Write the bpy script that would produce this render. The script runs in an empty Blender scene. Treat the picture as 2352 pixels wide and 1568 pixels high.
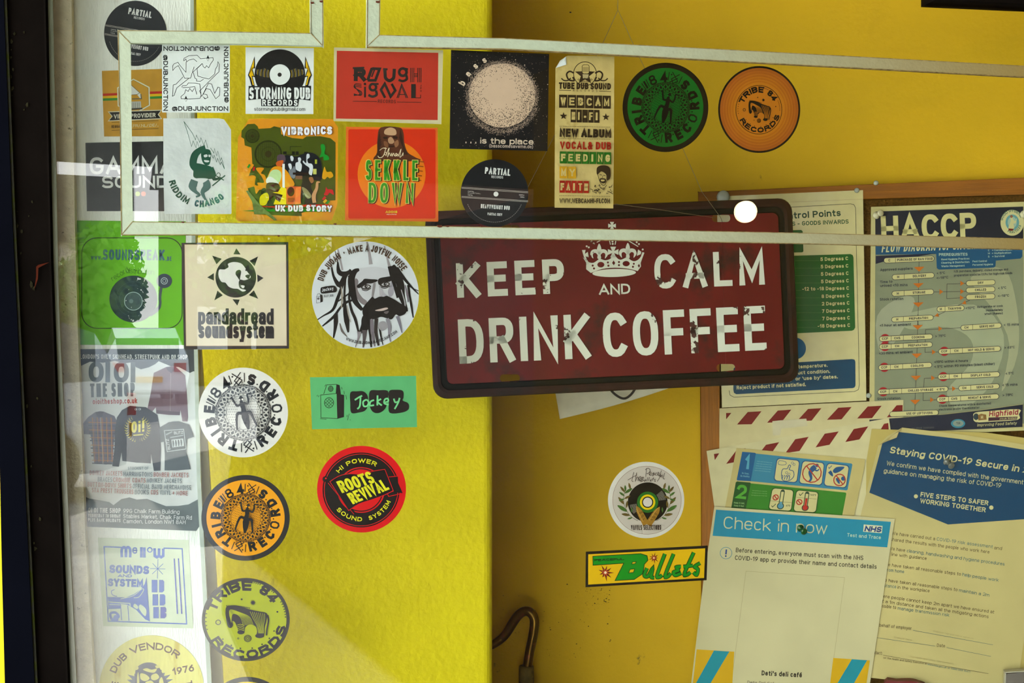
import bpy, math, random
from mathutils import Vector, Matrix
from mathutils.geometry import tessellate_polygon
random.seed(7)
SC = bpy.context.scene
COL = SC.collection
EYE = 1.25                       # eye height above the pavement
FPX = 2700.0                     # focal length in pixels of the 2352 px wide frame
# ---------------------------------------------------------------- camera, sky, sun, exposure
cam = bpy.data.cameras.new('camera'); cam.sensor_width = 36; cam.lens = 36 * FPX / 2352
cam.clip_start = 0.05
co = bpy.data.objects.new('camera', cam); COL.objects.link(co)
co.location = (0, 0, EYE); co.rotation_euler = (math.pi / 2, 0, 0); SC.camera = co
w = bpy.data.worlds.new('sky'); SC.world = w; w.use_nodes = True
nt = w.node_tree; bg = nt.nodes['Background']
tc = nt.nodes.new('ShaderNodeTexCoord'); sx = nt.nodes.new('ShaderNodeSeparateXYZ')
cr = nt.nodes.new('ShaderNodeValToRGB')
cr.color_ramp.elements[0].position = 0.0; cr.color_ramp.elements[0].color = (1.0, 0.985, 0.95, 1)
cr.color_ramp.elements[1].position = 0.7; cr.color_ramp.elements[1].color = (0.70, 0.82, 1.0, 1)
nt.links.new(tc.outputs['Generated'], sx.inputs[0]); nt.links.new(sx.outputs['Z'], cr.inputs[0])
nt.links.new(cr.outputs[0], bg.inputs[0]); bg.inputs[1].default_value = 7.0
sl = bpy.data.lights.new('sun', 'SUN'); sl.energy = 52.0; sl.angle = 0.01; sl.color = (1, .95, .86)
so = bpy.data.objects.new('sun', sl); COL.objects.link(so)
so.rotation_euler = Vector((0.5, -0.8, 0.55)).to_track_quat('Z', 'Y').to_euler()
vs = SC.view_settings; vs.view_transform = 'Standard'; vs.look = 'None'; vs.gamma = 1.0; vs.exposure = 0.38
vs.use_curve_mapping = False
SC.cycles.max_bounces = 10; SC.cycles.transparent_max_bounces = 16; SC.cycles.use_denoising = True
SC.cycles.caustics_reflective = False; SC.cycles.caustics_refractive = False
SC.cycles.sample_clamp_indirect = 4.0

# ---------------------------------------------------------------- helpers
def lin(h):
    if isinstance(h, str):
        h = h.lstrip('#'); c = [int(h[i:i + 2], 16) / 255 for i in (0, 2, 4)]
    else: c = [x / 255 for x in h]
    return tuple((x / 12.92 if x <= .04045 else ((x + .055) / 1.055) ** 2.4) for x in c) + (1,)
MATS = {}
def mat(col, rough=.55, var=.06, scale=60, bump=0, bscale=200, spec=.16, dirt=None, dthr=(.6, .7), dscale=9, stretch=None, metal=0, coat=0):
    """procedural material: base colour, soft mottling, optional stains of another colour, optional relief"""
    key = (str(col), rough, var, scale, bump, bscale, spec, str(dirt), dthr, dscale, stretch, metal, coat)
    if key in MATS: return MATS[key]
    m = bpy.data.materials.new('paint_' + (col if isinstance(col, str) else '%02x%02x%02x' % tuple(col))); m.use_nodes = True
    t = m.node_tree; b = t.nodes['Principled BSDF']; N = t.nodes.new; L = t.links.new
    b.inputs['Roughness'].default_value = rough; b.inputs['Specular IOR Level'].default_value = spec
    b.inputs['Metallic'].default_value = metal; b.inputs['Coat Weight'].default_value = coat
    c = lin(col)
    tcx = N('ShaderNodeTexCoord'); src = tcx.outputs['Object']
    if stretch:
        mp = N('ShaderNodeMapping'); mp.inputs['Scale'].default_value = stretch; L(src, mp.inputs[0]); src = mp.outputs[0]
    no = N('ShaderNodeTexNoise'); no.inputs['Scale'].default_value = scale; no.inputs['Detail'].default_value = 4
    L(src, no.inputs['Vector'])
    r = N('ShaderNodeValToRGB'); e = r.color_ramp.elements
    e[0].position = .3; e[1].position = .7
    e[0].color = tuple(x * (1 - var) for x in c[:3]) + (1,); e[1].color = tuple(min(1, x * (1 + var)) for x in c[:3]) + (1,)
    L(no.outputs['Fac'], r.inputs[0]); out = r.outputs[0]
    if dirt:
        n2 = N('ShaderNodeTexNoise'); n2.inputs['Scale'].default_value = dscale; n2.inputs['Detail'].default_value = 9; n2.inputs['Roughness'].default_value = .62
        L(src, n2.inputs['Vector'])
        r2 = N('ShaderNodeMapRange'); r2.inputs['From Min'].default_value = dthr[0]; r2.inputs['From Max'].default_value = dthr[1]
        L(n2.outputs['Fac'], r2.inputs['Value'])
        mx = N('ShaderNodeMix'); mx.data_type = 'RGBA'; L(r2.outputs[0], mx.inputs['Factor']); L(out, mx.inputs['A'])
        mx.inputs['B'].default_value = lin(dirt); out = mx.outputs['Result']
    L(out, b.inputs['Base Color'])
    if bump:
        n3 = N('ShaderNodeTexNoise'); n3.inputs['Scale'].default_value = bscale; n3.inputs['Detail'].default_value = 5
        L(src, n3.inputs['Vector'])
        bp = N('ShaderNodeBump'); bp.inputs['Strength'].default_value = bump; bp.inputs['Distance'].default_value = .002
        L(n3.outputs['Fac'], bp.inputs['Height']); L(bp.outputs[0], b.inputs['Normal'])
    MATS[key] = m
    return m
def tag(o, label=None, cat=None, group=None, kind=None):
    if label: o['label'] = label
    if cat: o['category'] = cat
    if group: o['group'] = group
    if kind: o['kind'] = kind
    return o
def mesh(name, V, F, mats, parent=None, MI=None, loc=None, smooth=False):
    """one mesh object; V in world coordinates, stored relative to loc"""
    me = bpy.data.meshes.new(name)
    if parent is not None: loc = parent.matrix_world.translation.copy() if loc is None else loc
    loc = Vector(loc) if loc is not None else Vector((0, 0, 0))
    me.from_pydata([tuple(Vector(v) - loc) for v in V], [], F); 
    for m in (mats if isinstance(mats, (list, tuple)) else [mats]): me.materials.append(m)
    if MI: me.polygons.foreach_set('material_index', MI)
    if smooth: me.polygons.foreach_set('use_smooth', [True] * len(me.polygons))
    me.update()
    o = bpy.data.objects.new(name, me); COL.objects.link(o)
    if parent is not None:
        o.parent = parent
    else: o.location = loc; o.matrix_world = Matrix.Translation(loc)
    return o
def empty(name, loc):
    o = bpy.data.objects.new(name, None); COL.objects.link(o); o.location = loc; o.matrix_world = Matrix.Translation(loc)
    return o
def bevel(o, w=.002, seg=2):
    m = o.modifiers.new('bevel', 'BEVEL'); m.width = w; m.segments = seg; m.limit_method = 'ANGLE'; return o
def box(x0, x1, y0, y1, z0, z1):
    V = [(x, y, z) for x in (x0, x1) for y in (y0, y1) for z in (z0, z1)]
    return V, [(0, 1, 3, 2), (4, 6, 7, 5), (0, 4, 5, 1), (2, 3, 7, 6), (0, 2, 6, 4), (1, 5, 7, 3)]
# upright planes: distance along y at x=0, and turn about the vertical (degrees, + = recedes to the right)
class Plane:
    def __init__(s, y0, deg):
        a = math.radians(deg); s.n = Vector((math.sin(a), -math.cos(a), 0)); s.c = s.n.dot(Vector((0, y0, 0)))
    def at(s, x, y, off=0):
        """photo pixel -> point on the plane shifted off metres towards the street"""
        d = Vector(((x - 1176) / FPX, 1, (784 - y) / FPX))
        return d * ((s.c + off) / s.n.dot(d)) + Vector((0, 0, EYE))
    def pt(s, X, Z, off=0):
        y = (s.c + off - s.n.x * X) / s.n.y
        return Vector((X, y, Z))
GL = Plane(1.20, 12)        # outer face of the shop window
PO = Plane(1.243, 12)       # white post behind the glass
CO = Plane(1.405, 12)       # face of the yellow pillar
WA = Plane(1.615, -15)      # recessed yellow wall with the notice board
SG = Plane(1.345, 5.5)      # hanging tin sign
def slab(name, plane, poly, off, thick, m, parent=None, holes=None, bev=0):
    """solid plate whose front outline is poly (photo pixels) on the plane"""
    rings = [poly] + (holes or [])
    flat = [p for r in rings for p in r]
    tri = tessellate_polygon([[Vector((x, -y, 0)) for x, y in r] for r in rings])
    fr = [plane.at(x, y, off) for x, y in flat]; bk = [v - plane.n * thick for v in fr]
    n = len(flat); F = [tuple(t) for t in tri] + [tuple(reversed([i + n for i in t])) for t in tri]
    k = 0
    for r in rings:
        for i in range(len(r)):
            a, b = k + i, k + (i + 1) % len(r); F.append((a, b, b + n, a + n))
        k += len(r)
    c = sum(fr, Vector()) / n
    o = mesh(name, fr + bk, F, m, parent, loc=c if parent is None else None)
    if bev: bevel(o, bev)
    return o
# ---------------------------------------------------------------- stroke lettering
A = lambda cx, cy, rx, ry, d0, d1: ('a', cx, cy, rx, ry, d0, d1)
G = {
'A': (.72, [(0, 0), (.5, 1), (1, 0)], [(.16, .3), (.84, .3)]),
'B': (.6, [(0, 0), (0, 1), A(.5, .76, .42, .24, 90, -90), (0, .52)], [(0, .52), A(.55, .26, .45, .26, 90, -90), (0, 0)]),
'C': (.62, [A(.52, .5, .52, .5, 42, 318)]),
'D': (.63, [(0, 0), (0, 1), A(.35, .5, .65, .5, 90, -90), (0, 0)]),
'E': (.52, [(1, 1), (0, 1), (0, 0), (1, 0)], [(0, .52), (.88, .52)]),
'F': (.5, [(1, 1), (0, 1), (0, 0)], [(0, .5), (.88, .5)]),
'G': (.65, [A(.52, .5, .52, .5, 45, 330), (1, .46), (.55, .46)]),
'H': (.63, [(0, 0), (0, 1)], [(1, 0), (1, 1)], [(0, .5), (1, .5)]),
'I': (0, [(.5, 0), (.5, 1)]),
'J': (.45, [(1, 1), A(.5, .3, .5, .3, 0, -170)]),
'K': (.64, [(0, 0), (0, 1)], [(1, 1), (0, .4)], [(.28, .56), (1, 0)]),
'L': (.5, [(0, 1), (0, 0), (1, 0)]),
'M': (.78, [(0, 0), (0, 1), (.5, .2), (1, 1), (1, 0)]),
'N': (.65, [(0, 0), (0, 1), (1, 0), (1, 1)]),
'O': (.66, [A(.5, .5, .5, .5, 90, 450)]),
'P': (.58, [(0, 0), (0, 1), A(.55, .73, .45, .27, 90, -90), (0, .46)]),
'Q': (.68, [A(.5, .5, .5, .5, 90, 450)], [(.6, .3), (1, -.05)]),
'R': (.62, [(0, 0), (0, 1), A(.55, .75, .42, .25, 90, -90), (0, .5)], [(.5, .5), (1, 0)]),
'S': (.58, [A(.5, .74, .46, .26, 30, 270), A(.5, .25, .5, .25, 90, -150)]),
'T': (.6, [(0, 1), (1, 1)], [(.5, 1), (.5, 0)]),
'U': (.63, [(0, 1), A(.5, .35, .5, .35, 180, 360), (1, 1)]),
'V': (.68, [(0, 1), (.5, 0), (1, 1)]),
'W': (.95, [(0, 1), (.25, 0), (.5, .9), (.75, 0), (1, 1)]),
'X': (.66, [(0, 0), (1, 1)], [(0, 1), (1, 0)]),
'Y': (.66, [(0, 1), (.5, .45), (1, 1)], [(.5, .45), (.5, 0)]),
'Z': (.6, [(0, 1), (1, 1), (0, 0), (1, 0)]),
'a': (.5, [A(.5, .5, .5, .22, 160, 0), (1, 0)], [(1, .42), A(.42, .21, .42, .21, 90, 270), (1, .14)]),
'b': (.53, [(0, 1), (0, 0)], [A(.5, .36, .5, .36, 90, 450)]),
'c': (.46, [A(.52, .36, .52, .36, 45, 315)]),
'd': (.53, [(1, 1), (1, 0)], [A(.5, .36, .5, .36, 90, 450)]),
'e': (.52, [(0, .37), (1, .37), A(.5, .36, .5, .36, 0, 315)]),
'f': (.3, [(1, 1), A(.75, .8, .4, .2, 90, 180), (.35, 0)], [(0, .68), (1, .68)]),
'g': (.53, [(1, .72), A(.5, -.02, .5, .26, 0, -160)], [A(.5, .36, .5, .36, 90, 450)]),
'h': (.52, [(0, 1), (0, 0)], [(0, .4), A(.5, .42, .5, .3, 150, 0), (1, 0)]),
'i': (0, [(.5, 0), (.5, .64)], [(.5, .985), (.5, 1)]),
'j': (.12, [(.8, .64), (.8, -.1), (0, -.24)], [(.8, .985), (.8, 1)]),
'k': (.5, [(0, 0), (0, 1)], [(.95, .7), (0, .28)], [(.3, .4), (1, 0)]),
'l': (0, [(.5, 0), (.5, 1)]),
'm': (.86, [(0, 0), (0, .7)], [(0, .4), A(.25, .45, .25, .26, 150, 0), (.5, 0)], [(.5, .4), A(.75, .45, .25, .26, 150, 0), (1, 0)]),
'n': (.52, [(0, 0), (0, .7)], [(0, .4), A(.5, .42, .5, .3, 150, 0), (1, 0)]),
'o': (.54, [A(.5, .36, .5, .36, 90, 450)]),
'p': (.53, [(0, .72), (0, -.28)], [A(.5, .36, .5, .36, 90, 450)]),
'q': (.53, [(1, .72), (1, -.28)], [A(.5, .36, .5, .36, 90, 450)]),
'r': (.3, [(0, 0), (0, .7)], [(0, .4), A(.8, .42, .8, .28, 170, 90), (1, .7)]),
's': (.46, [A(.5, .53, .44, .18, 30, 270), A(.5, .18, .48, .18, 90, -150)]),
't': (.3, [(.4, .95), (.4, .15), (.6, 0), (1, 0)], [(0, .69), (1, .69)]),
'u': (.52, [(1, .7), (1, 0)], [(0, .7), A(.5, .3, .5, .3, 180, 330)]),
'v': (.5, [(0, .7), (.5, 0), (1, .7)]),
'w': (.76, [(0, .7), (.25, 0), (.5, .62), (.75, 0), (1, .7)]),
'x': (.5, [(0, 0), (1, .7)], [(0, .7), (1, 0)]),
'y': (.5, [(0, .7), (.5, .05)], [(1, .7), (.35, -.28), (0, -.28)]),
'z': (.46, [(0, .7), (1, .7), (0, 0), (1, 0)]),
'0': (.56, [A(.5, .5, .5, .5, 90, 450)]), '1': (.3, [(0, .75), (.8, 1), (.8, 0)]),
'2': (.55, [A(.5, .7, .5, .3, 165, -30), (0, 0), (1, 0)]),
'3': (.55, [A(.45, .74, .48, .26, 150, -90), A(.45, .25, .55, .26, 90, -150)]),
'4': (.6, [(.72, 0), (.72, 1), (0, .25), (1, .25)]),
'5': (.55, [(.92, 1), (.12, 1), (.05, .5), A(.45, .32, .55, .32, 110, -150)]),
'6': (.56, [A(.5, .32, .5, .32, 90, 450)], [(.82, 1), (.3, .72), (0, .32)]),
'7': (.54, [(0, 1), (1, 1), (.3, 0)]),
'8': (.56, [A(.5, .75, .44, .25, 90, 450)], [A(.5, .26, .5, .26, 90, 450)]),
'9': (.56, [A(.5, .68, .5, .32, 90, 450)], [(.18, 0), (.7, .28), (1, .68)]),
'.': (0, [(.5, -.03), (.5, .1)]), ',': (.05, [(1, .1), (0, -.12)]), ':': (0, [(.5, 0), (.5, .13)], [(.5, .5), (.5, .63)]),
"'": (0, [(.5, .7), (.5, 1)]), '-': (.3, [(0, .38), (1, .38)]), '_': (.5, [(0, -.12), (1, -.12)]),
'!': (0, [(.5, .36), (.5, 1)], [(.5, 0), (.5, .015)]), '+': (.5, [(0, .45), (1, .45)], [(.5, .15), (.5, .75)]),
'/': (.35, [(0, -.05), (1, 1)]), '(': (.16, [(1, 1.05), (0, .7), (0, .15), (1, -.2)]), ')': (.16, [(0, 1.05), (1, .7), (1, .15), (0, -.2)]),
'<': (.5, [(1, .8), (0, .45), (1, .1)]), '>': (.5, [(0, .8), (1, .45), (0, .1)]), '=': (.45, [(0, .3), (1, .3)], [(0, .6), (1, .6)]),
'&': (.66, [(1, 0), (.2, .7), A(.45, .8, .3, .2, 190, -20), (.15, .42), A(.4, .22, .4, .24, 150, 330), (1, .5)]),
'@': (.85, [A(.5, .4, .5, .5, -60, 265)], [A(.5, .4, .22, .24, 90, 450)], [(.72, .62), (.72, .25), (.95, .2)]),
'^': (.22, [A(.5, .85, .5, .14, 90, 450)]), '*': (.1, [(0, .4), (1, .4)]), ' ': (.3,),
'~': (.52, [(0, .37), (1, .37), A(.5, .36, .5, .36, 0, 315)], [(.35, .85), (.7, 1.05)]),
}
def ribbon(P, W, closed=False):
    """flat band along a line of 2-D points; W one width or one per point"""
    n = len(P); V = []; F = []
    if not isinstance(W, (list, tuple)): W = [W] * n
    for i in range(n):
        p = P[i]; a = P[i - 1] if (i or closed) else None; b = P[(i + 1) % n] if (i < n - 1 or closed) else None
        d1 = d2 = None
        if a: l = math.hypot(p[0] - a[0], p[1] - a[1]) or 1e-9; d1 = ((p[0] - a[0]) / l, (p[1] - a[1]) / l)
        if b: l = math.hypot(b[0] - p[0], b[1] - p[1]) or 1e-9; d2 = ((b[0] - p[0]) / l, (b[1] - p[1]) / l)
        if d1 is None: d1 = d2
        if d2 is None: d2 = d1
        nx, ny = -(d1[1] + d2[1]), d1[0] + d2[0]; l = math.hypot(nx, ny)
        if l < 1e-6: nx, ny, l = -d1[1], d1[0], 1
        nx /= l; ny /= l; k = max(.42, nx * -d1[1] + ny * d1[0]); h = W[i] / 2 / k
        V += [(p[0] + nx * h, p[1] + ny * h), (p[0] - nx * h, p[1] - ny * h)]
    for i in range(n - 1 if not closed else n):
        j = (i + 1) % n; F.append((2 * i, 2 * j, 2 * j + 1, 2 * i + 1))
    return V, F
def smooth(P, closed=True, n=5):
    out = []; N = len(P)
    for i in range(N if closed else N - 1):
        p0, p1, p2, p3 = (P[(i + k) % N] if closed else P[max(0, min(N - 1, i + k))] for k in (-1, 0, 1, 2))
        for j in range(n):
            t = j / n
            out.append(tuple(.5 * (2 * p1[q] + (p2[q] - p0[q]) * t + (2 * p0[q] - 5 * p1[q] + 4 * p2[q] - p3[q]) * t * t
                                   + (3 * p1[q] - p0[q] - 3 * p2[q] + p3[q]) * t ** 3) for q in (0, 1)))
    if not closed: out.append(tuple(P[-1]))
    return out
def glyph(ch, W, H, t, seg):
    """strokes of one character inside W x H, stroke width t; y up"""
    out = []
    for st in G.get(ch, G['x'])[1:]:
        pts = []
        for q in st:
            if q[0] == 'a':
                _, cx, cy, rx, ry, d0, d1 = q; k = max(2, int(abs(d1 - d0) / seg + .5))
                for i in range(k + 1):
                    if i == k and abs(d1 - d0) >= 360: break
                    an = math.radians(d0 + (d1 - d0) * i / k); c, s = math.cos(an), math.sin(an); e = .82
                    pts.append((cx + rx * math.copysign(abs(c) ** e, c), cy + ry * math.copysign(abs(s) ** e, s)))
            else: pts.append(q)
        closed = st[0][0] == 'a' and len(st) == 1 and abs(st[0][6] - st[0][5]) >= 360
        pts = [(t / 2 + x * max(0, W - t), t / 2 + y * (H - t)) for x, y in pts]
        # stretch butt ends to the outer box
        out.append((pts, closed))
    return out
def extend(pts, e):
    P = list(pts)
    for i, j in ((0, 1), (-1, -2)):
        dx, dy = P[i][0] - P[j][0], P[i][1] - P[j][1]; l = math.hypot(dx, dy) or 1
        P[i] = (P[i][0] + dx / l * e, P[i][1] + dy / l * e)
    return P
def ell(cx, cy, rx, ry, a0=0, a1=360, n=None, rot=0):
    n = n or max(8, int(abs(a1 - a0) / 360 * max(14, min(72, 6 * max(rx, ry) ** .5 + 10))))
    full = abs(a1 - a0) >= 360; out = []; c, s = math.cos(math.radians(rot)), math.sin(math.radians(rot))
    for i in range(n if full else n + 1):
        t = math.radians(a0 + (a1 - a0) * i / n); x, y = rx * math.sin(t), -ry * math.cos(t)   # 0 = top, clockwise
        out.append((cx + x * c - y * s, cy + x * s + y * c))
    return out
def rrect(x0, y0, x1, y1, r, n=4):
    P = []
    for cx, cy, a in ((x1 - r, y0 + r, 0), (x1 - r, y1 - r, 90), (x0 + r, y1 - r, 180), (x0 + r, y0 + r, 270)):
        P += [(cx + r * math.sin(math.radians(a + 90 * i / n)), cy - r * math.cos(math.radians(a + 90 * i / n))) for i in range(n + 1)]
    return P
def quad(c, u, v):
    """map unit square onto the quad c = [tl, tr, br, bl]"""
    a, b, d, e = c
    return tuple(a[k] * (1 - u) * (1 - v) + b[k] * u * (1 - v) + d[k] * u * v + e[k] * (1 - u) * v for k in (0, 1))
LAY = 1.0e-5
JOINED = {'lettering', 'arrows', 'numerals', 'boxes', 'leader_dots', 'red_dashes', 'flow_lines', 'pictograms', 'rules', 'stripes', 'green_table', 'printed_ground', 'stipple', 'dots', 'ornament', 'rays', 'torn_band', 'ape_face', 'letter_blocks'}
def toned(h, k):
    c = lin(h); g = lambda x: 12.92 * x if x <= .0031308 else 1.055 * x ** (1 / 2.4) - .055
    return '%02x%02x%02x' % tuple(max(0, min(255, round(255 * g(c[i] * k[i])))) for i in range(3))
class Sheet:
    """a printed sheet: a thin solid body plus print parts lying on it. Coordinates are those of a view set by v()"""
    def __init__(s, name, label, cat, plane, off, poly, col, group=None, thick=.00025, view=(0, 0, 1), m=None, tone=None, **mk):
        s.tone = tone or ((.84, .80, .60) if plane is WA else (1, 1, 1)); col = toned(col, s.tone)      # board papers and inks toned down in colour for dimmer, warmer light
        s.pl, s.off, s.k = plane, off, 5; s.parts = {}; s.bend = None; s.v(*view); s.q = None
        pp = [s.P(x, y) for x, y in poly]
        s.o = slab(name, plane, pp, off, thick, m or mat(col, **mk)); tag(s.o, label, cat, group)
        s.ink = dict(rough=mk.get('rough', .5), var=.03, spec=.12)
    def v(s, ox=0, oy=0, k=1): s.ox, s.oy, s.sc = ox, oy, k; return s
    def P(s, x, y): return (s.ox + x / s.sc, s.oy + y / s.sc)
    def add(s, part, V2, F, col):
        if s.q: V2 = [s.q(x, y) if callable(s.q) else quad(s.q, x, y) for x, y in V2]
        s.k += 1; d = s.parts.setdefault(part, ([], [], [], []))
        V, FF, MI, cols = d; b = len(V); off = s.off + s.k * LAY
        V += [s.pl.at(*s.P(x, y), off) for x, y in V2]
        if col not in cols: cols.append(col)
        ci = cols.index(col)
        for f in F: FF.append(tuple(i + b for i in f)); MI.append(ci)
    def p(s, part, pts, col, holes=()):
        rings = [list(pts)] + [list(h) for h in holes]
        tri = tessellate_polygon([[Vector((x, -y, 0)) for x, y in r] for r in rings])
        s.add(part, [p for r in rings for p in r], [tuple(t) for t in tri], col)
    def b(s, part, pts, col, n=4): s.p(part, smooth(pts, True, n), col)
    def l(s, part, pts, w, col, closed=False): s.add(part, *ribbon(pts, w, closed), col)
    def c(s, part, pts, w, col, closed=False, n=5): s.l(part, smooth(pts, closed, n), w, col, closed)
    def lv(s, part, pts, ws, col):
        n = 4; P = smooth(pts, False, n); W = [ws[min(len(ws) - 2, i // n)] * (1 - (i - n * min(len(ws) - 2, i // n)) / n) + ws[min(len(ws) - 2, i // n) + 1] * ((i - n * min(len(ws) - 2, i // n)) / n) for i in range(len(P))]
        s.l(part, P, [max(.01, x) for x in W], col)
    def e(s, part, cx, cy, rx, col, ry=None, a0=0, a1=360, rot=0): s.p(part, ell(cx, cy, rx, ry or rx, a0, a1, rot=rot), col)
    def r(s, part, cx, cy, rx, w, col, ry=None, a0=0, a1=360, rot=0):
        s.l(part, ell(cx, cy, rx, ry or rx, a0, a1, rot=rot), w, col, abs(a1 - a0) >= 360)
    def rect(s, part, x0, y0, x1, y1, col): s.p(part, [(x0, y0), (x1, y0), (x1, y1), (x0, y1)], col)
    def star(s, part, cx, cy, r, r2, n, col, rot=0, jit=0):
        P = []
        for i in range(2 * n):
            a = math.radians(rot + 180 * i / n); q = (r * (1 - jit * random.random()) if i % 2 == 0 else r2); P.append((cx + q * math.sin(a), cy - q * math.cos(a)))
        s.p(part, P, col)
    def text(s, txt, fr, L, h, col, wt=.15, gap=.13, part='lettering', sp=None, jit=0):
        """fr(x, y) maps lettering space (x along, y up, in view units) to the view; L length or None"""
        t = wt * h; px = h * s.sc ** -1; seg = 45 if px < 9 else (30 if px < 25 else 15)
        ws = [(G.get(c, G['x'])[0]) for c in txt]; n = len(txt)
        gp = gap * h
        base = sum(w * h for w in ws); thin = sum(t for c in txt if c != ' ')
        if L is None: s_ = 1.0
        else: s_ = max(.12, (L - gp * (n - 1) - thin) / max(base, 1e-6))
        x = 0; V = []; F = []
        for c, w in zip(txt, ws):
            W = w * h * s_ + (t if c != ' ' else 0); jj = (random.uniform(-jit, jit) * h) if jit else 0
            for pts, closed in glyph(c, W, h, t, seg):
                if not closed: pts = extend(pts, t / 2)
                v, f = ribbon(pts, t, closed); b = len(V); V += [(p[0] + x, p[1] + jj) for p in v]; F += [tuple(i + b for i in q) for q in f]
            x += W + gp
        s.add(part, [fr(*p) for p in V], F, col)
        return x - gp
    def t(s, txt, x0, y0, x1, y1, h, col, sl=0, cen=False, **kw):
        """straight lettering from (x0, y0) to (x1, y1) along the baseline"""
        if cen: L = None; dx, dy = x1, y1
        else: dx, dy = x1 - x0, y1 - y0; L = math.hypot(dx, dy)
        q = math.hypot(dx, dy); ux, uy = dx / q, dy / q; vx, vy = uy, -ux
        s.text(txt, lambda a, b: (x0 + ux * (a + b * sl) + vx * b, y0 + uy * (a + b * sl) + vy * b), L, h, col, **kw)
    def tw(s, txt, x0, y0, ux, uy, h, col, **kw):
        """lettering of natural width starting at a point, running along (ux, uy)"""
        q = math.hypot(ux, uy); ux, uy = ux / q, uy / q
        return s.text(txt, lambda a, b: (x0 + ux * a + uy * b, y0 + uy * a - ux * b), None, h, col, **kw)
    def arc(s, txt, cx, cy, r, a0, a1, h, col, ry=None, inward=False, **kw):
        """lettering on an arc; angles clockwise from the top; inward: tops towards the centre"""
        ry = ry or r; k = ry / r; rr = r + (h / 2 if not inward else -h / 2)
        L = abs(math.radians(a1 - a0)) * rr
        def fr(a, b):
            if inward: an = math.radians(a0) - a / rr; q = r - b
            else: an = math.radians(a0) + a / rr; q = r + b
            return (cx + q * math.sin(an), cy - k * q * math.cos(an))
        s.text(txt, fr, L, h, col, **kw)
    def one(s, ch, cx, cy, w, h, ang, col, wt=.2, part='lettering'):
        """a single character centred on a point, turned clockwise by ang degrees"""
        c, q = math.cos(math.radians(ang)), math.sin(math.radians(ang))
        s.text(ch, lambda a, b: (cx + (a - w / 2) * c + (b - h / 2) * q, cy + (a - w / 2) * q - (b - h / 2) * c), w, h, col, wt=wt, part=part)
    def done(s):
        for part, (V, F, MI, cols) in s.parts.items():
            o = mesh(part, V, F, [mat(toned(c, s.tone), **s.ink) for c in cols], s.o, MI)
            if part in JOINED: o['kind'] = 'stuff'
        s.parts = {}; return s.o
# ================================================================ the street side
PAVE = mat('d2cec4', rough=.9, var=.12, scale=5, bump=.4, bscale=30)
ROAD = mat('8d8c8a', rough=.9, var=.1, scale=9)
def quadmesh(name, P, m, kind='structure', parent=None):
    o = mesh(name, P, [tuple(range(len(P)))], m, parent, loc=P[0] if parent is None else None); return tag(o, kind=kind) if kind else o
def painted_falloff(m, col, x0, x1):
    """dimmer, warmer light painted into the colour towards the far (right-hand) end"""
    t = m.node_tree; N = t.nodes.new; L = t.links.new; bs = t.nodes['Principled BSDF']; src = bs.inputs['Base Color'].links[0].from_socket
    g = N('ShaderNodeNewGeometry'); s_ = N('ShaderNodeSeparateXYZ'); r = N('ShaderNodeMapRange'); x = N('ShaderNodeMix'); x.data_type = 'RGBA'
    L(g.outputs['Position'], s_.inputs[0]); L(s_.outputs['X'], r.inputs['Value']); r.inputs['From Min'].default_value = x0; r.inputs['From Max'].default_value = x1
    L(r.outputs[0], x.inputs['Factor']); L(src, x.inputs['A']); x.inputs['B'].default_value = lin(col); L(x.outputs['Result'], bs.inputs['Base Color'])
def solid(name, x0, x1, y0, y1, z0, z1, m, parent=None, loc=None):
    V, F = box(x0, x1, y0, y1, z0, z1); return mesh(name, V, F, m, parent, loc=loc or ((x0 + x1) / 2, (y0 + y1) / 2, z0) if parent is None else None)
floor = tag(solid('floor', -14, 14, -5.0, 3.2, -.12, 0, PAVE), kind='structure')
road = tag(solid('trim_1', -60, 60, -60, -5.0, -.2, -.1, ROAD), kind='structure', label='grey asphalt road behind the camera')
# canopy over the pavement, shadowed passage wall on the right, added pier and ground sheet
tag(solid('ceiling', -1.05, 5.5, -4.7, 1.32, 2.25, 2.33, mat('2a2724', rough=.9)), kind='structure')
tag(solid('wall_right', 1.38, 1.6, -1.7, 1.7, 0, 2.25, mat('3a2e0c', rough=.95, var=.12, scale=4)), kind='structure')  # unseen pier added to cut and yellow the light on the right
tag(mesh('floor', [(.1, 1.2, .012), (.5, -3.2, .012), (1.1, -6.5, .012), (2.2, -12, .012), (2.9, -12, .012), (2.9, 1.2, .012)], [(5, 4, 3, 2, 1, 0)], mat('1c1712', rough=.9, var=.2, scale=8), loc=(2, -4, .012)), kind='structure', label='added dark ground sheet that dims the reflection in the window')  # unseen dark ground added to take the sunlit veil off the right-hand glass
tag(solid('wall_right', 2.9, 3.1, -14, 1.8, -.1, 2.25, mat('2c2620', rough=.9, var=.2, scale=3)), kind='structure')
# shop front around the window (one wall with a window-sized hole, turned with the glass)
FRONT = mat('33402a', rough=.9, var=.2, scale=6)
def wallpiece(name, X0, X1, Z0, Z1, off0, off1, m):
    P = [GL.pt(x, z, o) for o in (off0, off1) for x, z in ((X0, Z0), (X1, Z0), (X1, Z1), (X0, Z1))]
    o = mesh(name, P, [(0, 1, 2, 3), (7, 6, 5, 4), (0, 4, 5, 1), (1, 5, 6, 2), (2, 6, 7, 3), (3, 7, 4, 0)], m, loc=P[0]); return tag(o, kind='structure')
WX0, WX1, WZ0, WZ1 = -.47, .95, EYE - .53, EYE + .57
wallpiece('wall_front', -.62, 1.6, 0, WZ0, -.01, -.12, FRONT)
wallpiece('wall_front', WX1, 1.6, WZ0, 2.25, -.01, -.12, FRONT)
wallpiece('wall_front', -.62, WX1, WZ1, 2.25, -.01, -.12, FRONT)
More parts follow.
